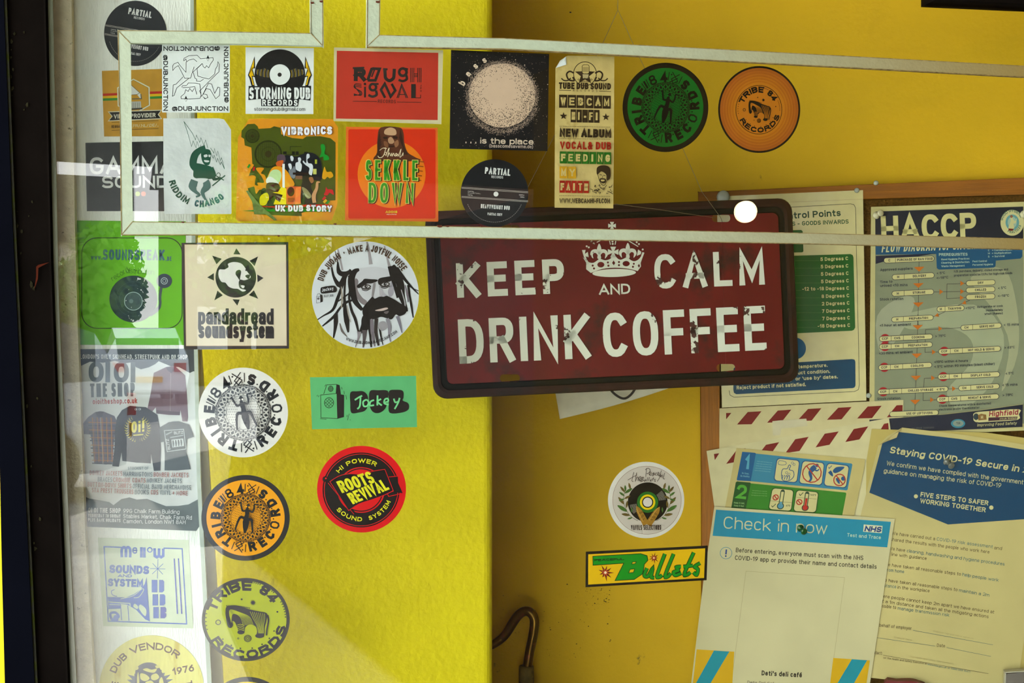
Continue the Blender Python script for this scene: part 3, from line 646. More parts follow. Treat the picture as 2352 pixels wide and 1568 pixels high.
pill(835, 557, 1513, 525, [965, 1097], [('CCP', 898), ('CM', 1030), ('HOT HOLD & SERVE', 1158, 1447)], 898); pill(180, 732, 762, 703, [310, 443], [('CCP', 243), ('CM', 375), ('COOLING', 533, 672)], 243)
pill(828, 833, 1503, 805, [952, 1087], [('CCP', 887), ('CM', 1023), ('DISPLAY COLD', 1187, 1402)], 887); pill(170, 998, 940, 965, [298, 432], [('CCP', 232), ('CM', 363), ('CHILLED STORAGE', 503, 777), ('< 5^C', 815, 905)], 232)
pill(1053, 957, 1500, 935, [1187], [('CM', 1117), ('SERVE COLD', 1250, 1433)]); pill(815, 1080, 1493, 1047, [943, 1075], [('CCP', 877), ('CMS', 1008), ('REHEAT & SERVE', 1160, 1407)], 877)
for q in (('<1 hour at ambient', 195, 286, 535, 273, 28), ('> 75^C', 800, 403, 915, 394), ('< 15 mins', 1548, 280, 1713, 271, 28), ('<30 mins. at ambient', 187, 591, 553, 573, 28), ('> 63^C', 1555, 527, 1668, 520), ('<10^C within 4 hours', 790, 684, 1157, 668, 27), ('< 5^C within 90 minutes (blast chiller)', 790, 735, 1447, 703, 27), ('< 5^C', 1568, 810, 1657, 803), ('< 15 mins', 1533, 937, 1698, 927, 28), ('> 75^C', 1535, 1047, 1650, 1040), ('Stock rotation', 167, 1086, 418, 1078, 27), ('Check temperatures with a disinfected', 842, 1162, 1407, 1133, 24), ('electronic probe thermometer', 838, 1202, 1283, 1178, 24)): tx(*q)
s.p('footer', [(80, 1300), (440, 1278), (900, 1245), (1300, 1200), (1755, 1135), (1750, 1378), (1200, 1405), (80, 1450)], '141c36')
s.l('footer', [(440, 1272), (900, 1239), (1300, 1194), (1755, 1130)], 5, 'a8a684')
pill(300, 1240, 835, 1222, [], [('USE OF LEFTOVERS', 485, 770)])
s.p('footer_badge', smooth([(1215, 1270), (1235, 1222), (1400, 1205), (1712, 1185), (1712, 1240), (1700, 1300), (1400, 1322), (1240, 1325)], True, 3), 'c6c09a')
s.e('footer_badge', 1245, 1268, 30, '2a3a48', 36); s.p('footer_badge', [(1265, 1250), (1300, 1235), (1355, 1245), (1360, 1300), (1270, 1308)], '7a5a34'); s.t('H', 1298, 1290, 1322, 1289, 34, 'c6c09a', wt=.2, part='footer_badge')
s.t('Highfield', 1386, 1265, 1703, 1245, 58, '8a1438', wt=.19, sl=.15, part='footer_badge'); s.p('footer_badge', [(1380, 1276), (1698, 1266), (1690, 1297), (1378, 1315)], '3a1c34'); s.t('.co.uk limited', 1500, 1299, 1685, 1290, 20, CR, part='footer_badge')
s.t('Improving Food Safety', 1257, 1375, 1687, 1352, 32, 'b9b690', wt=.15, sl=.2)
s.e('footer_badge', 1048, 1342, 77, '2f7aa0', 49); s.e('footer_badge', 1050, 1340, 58, '7f8f92', 34); s.t('19.', 1030, 1352, 1080, 1350, 26, NV, part='footer_badge')
s.t('44 0845 2260350', 540, 1402, 787, 1394, 18, '5a6068', wt=.15)
s.done()

# striped sheets
HV = (1600, 910, 4.611)
RED = '6e120f'
s = Sheet('striped_notice', 'white notice edged with red dashes, level, under the temperature poster', 'notice', WA, B0 + .0018, [(242, 127), (2190, 37), (2186, 450), (1000, 700), (240, 700)], 'c4bc9c', view=HV, group='red and white striped notices', rough=.5)
for P_ in ([(542, 165), (687, 157), (583, 295), (428, 298)], [(860, 150), (1003, 140), (900, 272), (746, 279)], [(1180, 133), (1322, 125), (1218, 257), (1062, 262)], [(1500, 120), (1642, 112), (1535, 243), (1380, 248)], [(1812, 107), (1960, 99), (1858, 230), (1700, 234)], [(2118, 94), (2182, 92), (2180, 214), (2015, 221)], [(312, 176), (368, 175), (313, 243)]): s.p('red_dashes', P_, RED)
s.done()
s = Sheet('striped_notice', 'white notice edged with red dashes, tilted, overlapping the level one below it', 'notice', WA, B0 + .0026, [(105, 577), (2037, 228), (2075, 500), (1790, 1400), (190, 1400), (188, 1170)], 'c6c0a4', view=HV, group='red and white striped notices', rough=.5)
for P_ in ([(735, 512), (875, 484), (780, 620), (635, 640)], [(1045, 453), (1187, 428), (1090, 578), (940, 600)], [(1357, 395), (1505, 371), (1408, 512), (1260, 540)], [(1665, 345), (1818, 317), (1725, 456), (1575, 483)], [(1985, 290), (2030, 281), (2037, 380), (1920, 400)], [(425, 566), (520, 550), (440, 690), (313, 714)], [(183, 610), (240, 602), (193, 675)]): s.p('red_dashes', P_, RED)
s.done()
tape = slab('sticky_tape', WA, [(1774, 967), (1792, 965), (1852, 961), (1855, 978), (1795, 984), (1792, 999), (1775, 1000)], B0 + .0024, .0001, mat('a89f78', rough=.3, spec=.5)); tag(tape, 'yellowed strip of sticky tape between the two striped notices', 'tape')
# hygiene pictogram card
s = Sheet('hygiene_card', 'cream card with numbered blue and green hygiene pictograms', 'card', WA, B0 + .0036, [(422, 547), (1783, 663), (1775, 760), (1640, 1400), (250, 1400), (300, 1180)], 'b5a878', view=HV, rough=.5, var=.1, scale=25)
s.p('blue_panel', [(625, 605), (1640, 710), (1650, 722), (1600, 985), (1588, 995), (573, 898)], '2f7aa8'); s.p('blue_panel', [(483, 586), (618, 597), (628, 605), (573, 898), (432, 890), (425, 880)], '0b5290')
s.p('green_panel', [(573, 920), (1578, 1018), (1586, 1030), (1540, 1270), (510, 1200)], '2c761c'); s.p('green_panel', [(428, 900), (568, 912), (573, 920), (520, 1200), (365, 1190), (415, 910)], '144818')
s.one('1', 540, 695, 50, 150, 6, '4f9ac4', wt=.2, part='numerals'); s.one('2', 478, 1010, 105, 150, 6, '4a9a34', wt=.2, part='numerals')
for i in range(5): s.t('hands often and always keep', 640 - i * 6, 690 + i * 24, 800 - i * 4, 706 + i * 24, 8, '7fb0c4', wt=.15)
s.t('Be Clean,', 480, 820, 555, 828, 18, '6fa8c8', wt=.14); s.t('Be Healthy', 465, 850, 560, 858, 18, '6fa8c8', wt=.14)
for i in range(3): s.t('temperature must be', 590 - i * 6, 1000 + i * 24, 745, 1010 + i * 24, 8, '8fb88a', wt=.15)
s.t('Keep it Cold,', 395, 1133, 508, 1141, 18, '8fb88a', wt=.14); s.t('Keep it Hot', 395, 1163, 500, 1171, 18, '8fb88a', wt=.14)
CB = 'c4bd94'
def icon(c, col):
    s.q = c; s.p('pictograms', rrect(-.03, -.03, 1.03, 1.03, .16), col); s.p('pictograms', rrect(0.01, .01, .99, .99, .14), CB)
BL = '1a4a86'; RD = '9c2a20'
def no(cx, cy, r):
    s.r('pictograms', cx, cy, r, .05, RD); s.l('pictograms', [(cx - r * .68, cy - r * .68), (cx + r * .68, cy + r * .68)], .05, RD)
icon([(855, 655), (1090, 680), (1060, 912), (820, 890)], BL)
s.c('pictograms', [(.1, .1), (.4, .12), (.4, .25), (.1, .27)], .02, BL, True, 2)
s.c('pictograms', [(.35, .92), (.28, .65), (.32, .45), (.5, .42), (.56, .25), (.64, .28), (.6, .45), (.78, .5), (.84, .72), (.7, .92), (.5, .98)], .03, BL, True, 3)
for k in range(4): s.c('pictograms', [(.32 + .1 * k, .72), (.36 + .1 * k, .78), (.34 + .1 * k, .92)], .03, BL)
for x, y in ((.5, .6), (.62, .66), (.56, .74), (.78, .2), (.7, .14)): s.r('pictograms', x, y, .05, .015, BL)
icon([(1125, 682), (1352, 705), (1325, 940), (1085, 918)], BL)
s.lv('pictograms', [(.62, .2), (.5, .32), (.42, .5), (.5, .75), (.42, .9)], [.22, .24, .16, .1, .08], BL); s.e('pictograms', .68, .14, .08, BL); s.lv('pictograms', [(.55, .3), (.7, .38), (.8, .3)], [.08, .06, .05], BL); no(.5, .5, .42)
icon([(1385, 708), (1615, 735), (1582, 968), (1348, 942)], BL)
s.b('pictograms', [(.3, .3), (.45, .12), (.8, .08), (.62, .3), (.4, .4)], BL); s.lv('pictograms', [(.15, .35), (.25, .45), (.33, .55)], [.16, .14, .04], BL); s.l('pictograms', [(.08, .16), (.12, .22), (.22, .08)], .03, BL)
s.lv('pictograms', [(.55, .6), (.6, .72), (.68, .85)], [.16, .14, .04], BL); s.e('pictograms', .82, .6, .1, BL); no(.66, .68, .26)
icon([(805, 970), (1027, 992), (1000, 1215), (762, 1195)], '1c4a1c')
def thermo(x, col, top):
    s.l('pictograms', [(x, .12), (x, .75)], .2, '1c3a2c'); s.e('pictograms', x, .12, .1, '1c3a2c'); s.e('pictograms', x, .8, .16, '1c3a2c'); s.l('pictograms', [(x, .13), (x, .75)], .12, CB); s.e('pictograms', x, .8, .12, col); s.l('pictograms', [(x, top), (x, .78)], .1, col)
thermo(.5, '4a86b0', .6); s.l('pictograms', [(.0, .6), (.98, .6)], .012, '1c3a2c'); no(.22, .42, .12); s.l('pictograms', [(.1, .82), (.16, .88), (.28, .72)], .03, '1c3a2c'); s.t('41^F', .74, .8, .94, .8, .09, '3a4a3a', wt=.18)
icon([(1060, 992), (1290, 1015), (1262, 1230), (1025, 1215)], '1c4a1c')
thermo(.5, 'a8261c', .35); s.l('pictograms', [(.04, .34), (.96, .34)], .012, '1c3a2c'); no(.2, .55, .12); s.l('pictograms', [(.14, .16), (.2, .24), (.32, .08)], .03, '1c3a2c'); s.t('140^F', .64, .2, .92, .2, .09, '3a4a3a', wt=.18)
s.q = None; s.done()

# secure workplace form over another sheet
CV = (1950, 970, 4.751)
s = Sheet('loose_sheet', 'yellowed blank sheet peeping out behind the blue headed form', 'paper', WA, B0 + .0042, [(248, 70), (1500, 110), (2330, 225), (2330, 2700), (170, 2700), (190, 420)], 'b3a468', view=CV, rough=.6, var=.08, scale=12); s.done()
s = Sheet('blue_headed_form', 'printed workplace form with a blue pointed header, top left corner dog-eared', 'form', WA, B0 + .0052, [(580, 55), (900, 92), (1300, 140), (1910, 240), (2209, 283), (1820, 2998), (620, 2824), (237, 2784), (190, 2520), (125, 1020), (320, 250), (420, 150)], 'b9af82', view=CV, rough=.5, var=.09, scale=10, bump=.25, bscale=16)
s.p('blue_header', [(540, 103), (1200, 178), (1910, 297), (2150, 340), (2050, 1060), (1910, 1055), (1080, 1112), (222, 765), (365, 225), (520, 165)], '053a68')
WH = 'c8c29c'
s.t('Staying COVID-19 Secure in 2021', 440, 332, 2130, 580, 74, WH, wt=.19, sl=.12)
s.t("We confirm we have complied with the government's", 408, 466, 1945, 682, 50, WH, wt=.12); s.t('guidance on managing the risk of COVID-19', 378, 548, 1657, 712, 50, WH, wt=.12)
s.t('FIVE STEPS TO SAFER', 778, 808, 1517, 905, 52, WH, wt=.19); s.t('WORKING TOGETHER', 773, 877, 1488, 980, 52, WH, wt=.19); s.e('lettering', 730, 805, 22, WH); s.e('lettering', 1553, 928, 23, WH)
DK = '4a3c2a'; TL = '2c6478'
for t_, a, b, c, d, col in (('We have carried out a', 470, 1224, 938, 1285, DK), ('COVID-19 risk assessment', 955, 1287, 1567, 1372, TL), ('and', 1583, 1382, 1668, 1392, DK), ('shared the results with the people who work here', 450, 1290, 1532, 1430, DK), ('We have', 440, 1390, 612, 1412, DK), ('cleaning, handwashing and hygiene procedures', 630, 1415, 1697, 1562, TL)): s.t(t_, a, b, c, d, 37, col, wt=.11)
s.v(1950, 1270, 5.261)
for t_, a, b, c, d, col in (('line with guidance', 510, 30, 937, 83, DK), ('We have taken all reasonable steps to', 425, 150, 1350, 272, DK), ('help people work', 1368, 275, 1805, 345, TL), ('from home', 440, 218, 665, 243, TL), ('We have taken all reasonable steps to', 385, 335, 1310, 460, DK), ('maintain a 2m', 1328, 465, 1693, 525, TL), ('distance', 385, 405, 570, 425, TL), ('in the workplace', 585, 428, 973, 474, DK), ('Where people cannot keep 2m apart we have ensured at', 335, 525, 1753, 730, DK), ('least a 1m distance and taken all the mitigating actions', 300, 582, 1685, 785, DK), ('as possible to', 290, 642, 568, 675, DK), ('manage transmission risk', 587, 682, 1210, 767, TL), ('on behalf of employer', 300, 880, 755, 928, DK), ('Date', 1062, 1130, 1160, 1138, DK), ('Contact:', 250, 1212, 400, 1228, DK)): s.t(t_, a, b, c, d, 40, col, wt=.11)
s.l('rules', [(775, 932), (1740, 1107)], 4, '3c5a6c'); s.l('rules', [(300, 1015), (1040, 1122)], 4, '3c5a6c'); s.l('rules', [(1180, 1140), (1715, 1247)], 4, '3c5a6c'); s.l('rules', [(413, 1232), (1685, 1455)], 4, '4a3c34')
s.t('(or the Health and Safety Executive at', 415, 1272, 940, 1346, 22, DK, wt=.13); s.t('www.hse.gov.uk or 0300 003 1647)', 948, 1350, 1463, 1443, 22, TL, wt=.13)
FA = '948c68'
s.t('Employer representative signature', 1020, 948, 1505, 1040, 18, FA, wt=.1); s.t('Employer name', 545, 1022, 760, 1058, 18, FA, wt=.1); s.t('Your Health and Safety Representative', 725, 1255, 1265, 1345, 18, FA, wt=.1)
o = s.done()
fold = slab('dog_ear', WA, [s.P(*p) for p in ((0, 0), (1, 0), (1, 1))], B0 + .006, .0003, mat('a99b68', rough=.6), o)
V = [WA.at(1950 + x / 4.751, 970 + y / 4.751, B0 + .0053 + z) for x, y, z in ((580, 55, 0), (320, 250, 0), (480, 135, .004), (520, 165, .006), (430, 195, .006), (545, 100, .004))]
me = fold.data; me.clear_geometry(); c_ = o.matrix_world.translation
me.from_pydata([tuple(v - c_) for v in V], [], [(0, 2, 5), (2, 3, 5), (2, 4, 3), (2, 1, 4)]); me.update()

# check-in sheet
s = Sheet('check_in_sheet', 'check-in notice with a turquoise header, held by the green pin', 'notice', WA, B0 + .0068, [(265, 50), (1820, 155), (1700, 950), (1580, 1750), (45, 1750), (170, 700)], 'c2bda2', view=(1570, 1150, 3.751), rough=.5, var=.06, scale=14, bump=.2, bscale=14)
s.p('turquoise_header', [(280, 75), (1787, 180), (1755, 400), (250, 300)], '127fae')
s.t('Check in now', 343, 237, 1235, 286, 104, 'c9c9b0', wt=.095)
s.p('logo', [(1553, 203), (1715, 215), (1708, 278), (1547, 265)], 'c9cdc0'); s.t('NHS', 1556, 261, 1700, 271, 47, '14347c', wt=.25, sl=.2, gap=.08, part='logo'); s.t('Test and Trace', 1408, 307, 1700, 330, 30, 'b4cdc8', wt=.15)
s.r('alert_mark', 366, 449, 50, 4, '2a7aa4'); s.l('alert_mark', [(369, 418), (365, 460)], 12, '1c3a8c'); s.e('alert_mark', 364, 475, 7, '1c3a8c')
s.t('Before entering, everyone must scan with the NHS', 450, 441, 1548, 510, 38, '2a2420', wt=.14); s.t('COVID-19 app or provide their name and contact details', 442, 507, 1663, 585, 38, '2a2420', wt=.14)
s.l('frame_line', [(408, 1600), (538, 605), (1388, 660), (1262, 1600)], 2.5, '9a9478')
s.t("Deti's deli caf~", 672, 1502, 1020, 1520, 42, '241c18', wt=.19); s.t('Detis Deli Cafe', 550, 1572, 800, 1586, 24, '4a4238', wt=.13)
for P_, b in (([(113, 1278), (437, 1298), (410, 1750), (60, 1750)], [(262, 1288), (395, 1297), (125, 1750), (-30, 1750)]), ([(1290, 1352), (1605, 1373), (1550, 1750), (1240, 1750)], [(1450, 1363), (1582, 1372), (1365, 1750), (1240, 1750), (1240, 1712)])):
    s.p('stripes', P_, 'c79f08')
    b2 = b if P_[0][0] > 1000 else [(262, 1288), (395, 1297), (125, 1750), (60, 1750), (68, 1640)]
    s.p('stripes', b2, '0f86a8')
s.done()

# white paper curling out under the tin sign
V = []; F = []; nx, ny = 16, 6
tl, tr, br, bl = (1262, 820), (1600, 800), (1580, 876), (1286, 962)
for j in range(ny + 1):
    for i in range(nx + 1):
        u, v = i / nx, j / ny
        x, y = quad([tl, tr, br, bl], u, v); y += 9 * math.sin(math.pi * u) * v * .6
        V.append(WA.at(x, y, .012 + .02 * (1 - u) ** 2 * v + .006 * u ** 8 * v))
for j in range(ny):
    for i in range(nx): a = j * (nx + 1) + i; F.append((a, a + 1, a + nx + 2, a + nx + 1))
cp = mesh('curled_paper', V, F, mat('dcd6bc', rough=.6), loc=WA.at(1400, 880, .01), smooth=True); tag(cp, 'white paper curling out from under the red tin sign', 'paper')
md = cp.modifiers.new('t', 'SOLIDIFY'); md.thickness = .0003
P_ = smooth([(1392, 880), (1410, 903), (1432, 915), (1450, 905), (1466, 880)], False, 5)
vv, ff = ribbon(P_, 5.5); mesh('black_curve', [WA.at(x, y, .0305 + .004 * (1400 - x) / 100) for x, y in vv], ff, mat('1a1210', rough=.5), cp)

# push pins
def pin(px, py, off, col, lab, rough=.25, tilt=(0.3, -.45), r=.0046, glass=False):
    b = WA.at(px, py, off); root = empty('push_pin', b); tag(root, lab, 'pin', 'push pins')
    d = (WA.n + Vector((tilt[0], 0, tilt[1]))).normalized(); a = d.cross(Vector((0, 0, 1))).normalized(); c = d.cross(a)
    prof = [(-.0002, .2), (0, 1), (.0012, 1.0), (.002, .62), (.005, .48), (.0075, .62), (.0085, .9), (.0098, .9), (.0104, .6), (.0106, .05)]
    V = []; F = []; n = 14
    for h, q in prof:
        for j in range(n): t_ = 2 * math.pi * j / n; V.append(b + d * h * 1.15 + (a * math.cos(t_) + c * math.sin(t_)) * r * q)
    for i in range(len(prof) - 1):
        for j in range(n): F.append((i * n + j, i * n + (j + 1) % n, (i + 1) * n + (j + 1) % n, (i + 1) * n + j))
    m = mat(col, rough=rough, spec=.6, var=.03)
    if glass:
        m = m.copy(); m.node_tree.nodes['Principled BSDF'].inputs['Transmission Weight'].default_value = .7
    mesh('head', V, F, m, root, smooth=True)
    tube('needle', [b, b - d * .004], .0005, mat('9a9a9a', rough=.3, metal=1), root, 6)
pin(1838, 1212, B0 + .0072, '0c4a1e', 'green push pin in the turquoise check-in header', tilt=(.5, -.3))
pin(2174, 1060, B0 + .0056, 'b0b4a8', 'clear push pin through the blue form header', tilt=(.5, -.4), glass=True)
pin(2012, 495, B0 + .001, 'c4bf9c', 'cream push pin at the top left of the flow chart', tilt=(.5, .2))
pin(2352, 492, B0 + .001, 'c4bf9c', 'push pin at the right edge of the flow chart', tilt=(.1, .1))
for px, py, lab in ((1661, 452, 'clear drawing pin at the top left corner of the laminated poster'), (1968, 437, 'clear drawing pin at the top right corner of the laminated poster'), (1995, 908, 'clear drawing pin at the bottom right of the laminated poster'), (2012, 420, 'clear drawing pin on the pine rail above the flow chart')):
    c_ = WA.at(px, py, .0236); V = []; F = []; n = 18; a = Vector((-WA.n.y, WA.n.x, 0)); R_ = .0085 if px == 1661 else .0032
    for k, (h, q) in enumerate(((0, 1), (.0012, .95), (.002, .6), (.0022, .05))):
        for j in range(n): t_ = 2 * math.pi * j / n; V.append(c_ + WA.n * h + (a * math.cos(t_) + Vector((0, 0, 1)) * math.sin(t_)) * R_ * q)
    F = [(i * n + j, i * n + (j + 1) % n, (i + 1) * n + (j + 1) % n, (i + 1) * n + j) for i in range(3) for j in range(n)] + [tuple(range(n - 1, -1, -1))]
    tag(mesh('drawing_pin', V, F, mat('8f9486', rough=.2, spec=.6), loc=c_, smooth=True), lab, 'pin', 'clear drawing pins')
# small things at the bottom edge
o = slab('photo_frame', WA, [(2310, 1545), (2420, 1538), (2420, 1700), (2306, 1700)], B0 + .022, .012, mat('2c2010', rough=.25, spec=.6)); tag(o, 'dark brown framed card at the bottom right corner', 'frame'); bevel(o, .001)
slab('frame_edge', WA, [(2308, 1543), (2420, 1536), (2420, 1538), (2311, 1545.5), (2307, 1700), (2304, 1700)], B0 + .0226, .012, mat('9a947c', rough=.2, spec=.6), o)
P_ = smooth([(2032, 1567), (2060, 1564), (2092, 1563), (2112, 1568), (2130, 1580), (2130, 1640), (2032, 1640)], True, 3)
o = slab('red_purse', WA, P_, B0 + .02, .012, mat('5a0c10', rough=.4)); tag(o, 'dark red rounded object just showing below the blue headed form', 'purse')

# ================================================================ red tin sign on cords
KV = lambda x, y: (960 + x / 2.6133, 440 + y / 2.6133)
Q = [KV(42, 122), KV(2240, 40), KV(2286, 1140), KV(97, 1243)]
def ring(ix, iy, r, off):
    W, H = 2200., 1110.; P_ = []
    for (cx, cy, a) in ((W - ix - r, iy + r, 0), (W - ix - r, H - iy - r, 90), (ix + r, H - iy - r, 180), (ix + r, iy + r, 270)):
        for i in range(7): t_ = math.radians(a + 15 * i); P_.append((cx + r * math.sin(t_), cy - r * math.cos(t_)))
    return [SG.at(*quad(Q, x / W, y / H), off) for x, y in P_]
loops = [(0, 0, 80, -.002), (4, 4, 78, 0), (28, 28, 66, .0006), (44, 44, 58, 0.0004), (50, 50, 54, -.0012), (76, 76, 40, -.0012), (84, 84, 34, .0002)]
sc_ = SG.at(1400, 680)
RIM = mat('26100a', rough=.55, var=.25, scale=30, spec=.15, dirt='1a120e', dthr=(.5, .62), dscale=30); GRV = mat('080b09', rough=.6, var=.3, scale=40, spec=.1)
FACE = mat('540b0b', rough=.45, var=.16, scale=14, spec=.2, dirt='2a1510', dthr=(.55, .68), dscale=15)
V = []; F = []; MI = []; n = 28
for l_ in loops: V += ring(*l_)
for i in range(len(loops) - 1):
    for j in range(n): F.append((i * n + j, i * n + (j + 1) % n, (i + 1) * n + (j + 1) % n, (i + 1) * n + j)); MI.append([0, 0, 0, 1, 1, 1][i])
b0 = (len(loops) - 1) * n; outer = ring(*loops[-1]); 
def px2(v): d = v - Vector((0, 0, EYE)); return Vector((d.x / d.y * FPX, d.z / d.y * FPX, 0))
slots = []      # four mounting slots; the face is laid out in three panels that meet on lines through the slots
for x0, y0, x1, y1 in ((500, 200, 610, 246), (492, 1096, 612, 1141), (1765, 136, 1874, 182), (1792, 1034, 1903, 1080)):
    slots.append(rrect(x0, y0, x1, y1, 21, 5))
def kpx(v): d = v - Vector((0, 0, EYE)); return ((1176 + d.x / d.y * FPX - 960) * 2.6133, (784 - d.z / d.y * FPX - 440) * 2.6133)
OUT = [kpx(v) for v in outer]          # clockwise from the top right corner
def cutline(P_, top, bot, right):
    """points of ring P_ on one side of the line through the slots, in ring order"""
    f_ = lambda y: top[0] + (bot[0] - top[0]) * (y - top[1]) / (bot[1] - top[1])
    return [p for p in P_ if (p[0] > f_(p[1])) == right], f_
CUTS = []
for a_, b_ in ((0, 1), (2, 3)):
    ca = (sum(p[0] for p in slots[a_]) / 24, sum(p[1] for p in slots[a_]) / 24); cb = (sum(p[0] for p in slots[b_]) / 24, sum(p[1] for p in slots[b_]) / 24)
    CUTS.append((ca, cb))
def edge_y(x, top):
    W = [p for p in OUT]; ys = []
    for i in range(len(W)):
        p, q = W[i], W[(i + 1) % len(W)]
        if (p[0] - x) * (q[0] - x) <= 0 and p[0] != q[0]: ys.append(p[1] + (q[1] - p[1]) * (x - p[0]) / (q[0] - p[0]))
    return min(ys) if top else max(ys)
def side(k, right):
    """boundary along cut k, from top to bottom, with the half slots on the given side"""
    ca, cb = CUTS[k]; f_ = lambda y: ca[0] + (cb[0] - ca[0]) * (y - ca[1]) / (cb[1] - ca[1])
    xt, xb = f_(80), f_(1190); P_ = [(xt, edge_y(xt, True))]
    for s_ in (slots[2 * k], slots[2 * k + 1]):
        h_ = [p for p in s_ if (p[0] > f_(p[1])) == right]; t_ = min(p[1] for p in s_); b_ = max(p[1] for p in s_)
        h_.sort(key=lambda p: math.atan2(p[1] - (t_ + b_) / 2, (p[0] - f_((t_ + b_) / 2)) * (1 if right else -1)))
        P_ += [(f_(t_), t_)] + h_ + [(f_(b_), b_)]
    return P_ + [(xb, edge_y(xb, False))]
xa, xb_ = CUTS[0][0][0], CUTS[1][0][0]
L0 = [p for p in OUT if p[0] < 600]; R0 = [p for p in OUT if p[0] > 1700]
panels = [side(0, False) + L0, list(reversed(side(1, True))) + R0, side(0, True) + list(reversed(side(1, False)))]
for pn in panels:
    b0 = len(V); V += [SG.at(*KV(x, y), .0002) for x, y in pn]
    for t_ in tessellate_polygon([[Vector((x, -y, 0)) for x, y in pn]]): F.append(tuple(b0 + i for i in t_)); MI.append(2)
sign = mesh('tin_sign', V, F, [RIM, GRV, FACE], MI=MI, loc=sc_); tag(sign, 'dark red embossed tin sign, white KEEP CALM AND DRINK COFFEE, hung on cords', 'sign')
md = sign.modifiers.new('t', 'SOLIDIFY'); md.thickness = .0006; md.offset = 1 if False else -1
SW = mat('c9cbb8', rough=.42, var=.05, scale=30, dirt='3a1c14', dthr=(.61, .62), dscale=34, spec=.4)
class Emb:
    """embossed white figures: printed outlines lifted off the plate with side walls"""
    P = staticmethod(KV)
def emboss(name, fn, h=.0011):
    tmp = Sheet.__new__(Sheet); tmp.pl, tmp.off, tmp.k, tmp.parts, tmp.q = SG, 0, 0, {}, None; tmp.v(960, 440, 2.6133); tmp.pix = []
    def add(part, V2, F_, col): b = len(tmp.pix); tmp.pix += [tmp.P(x, y) for x, y in V2]; tmp.parts.setdefault('f', []).extend([tuple(i + b for i in f) for f in F_])
    tmp.add = add; fn(tmp); fc = tmp.parts['f']; n_ = len(tmp.pix)
    ec = {}
    for f in fc:
        for i in range(len(f)): e = (f[i], f[(i + 1) % len(f)]); k = tuple(sorted(e)); ec.setdefault(k, []).append(e)
    V_ = [SG.at(x, y, .0002 + h) for x, y in tmp.pix] + [SG.at(x, y, .0001) for x, y in tmp.pix]
    F_ = list(fc) + [(e[0][0], e[0][1], e[0][1] + n_, e[0][0] + n_) for k, e in ec.items() if len(e) == 1]
    mesh(name, V_, F_, SW, sign)
W0 = 'ffffff'
emboss('word_keep', lambda s: s.t('KEEP', 236, 637, 882, 609, 207, W0, wt=.2, gap=.22))
emboss('word_calm', lambda s: s.t('CALM', 1423, 584, 2083, 557, 207, W0, wt=.17, gap=.2))
emboss('word_and', lambda s: s.t('AND', 1087, 619, 1275, 613, 62, W0, wt=.17, gap=.12))
emboss('word_drink', lambda s: s.t('DRINK', 250, 1033, 1036, 999, 266, W0, wt=.165, gap=.13))
emboss('word_coffee', lambda s: s.t('COFFEE', 1116, 995, 2094, 949, 266, W0, wt=.165, gap=.125))
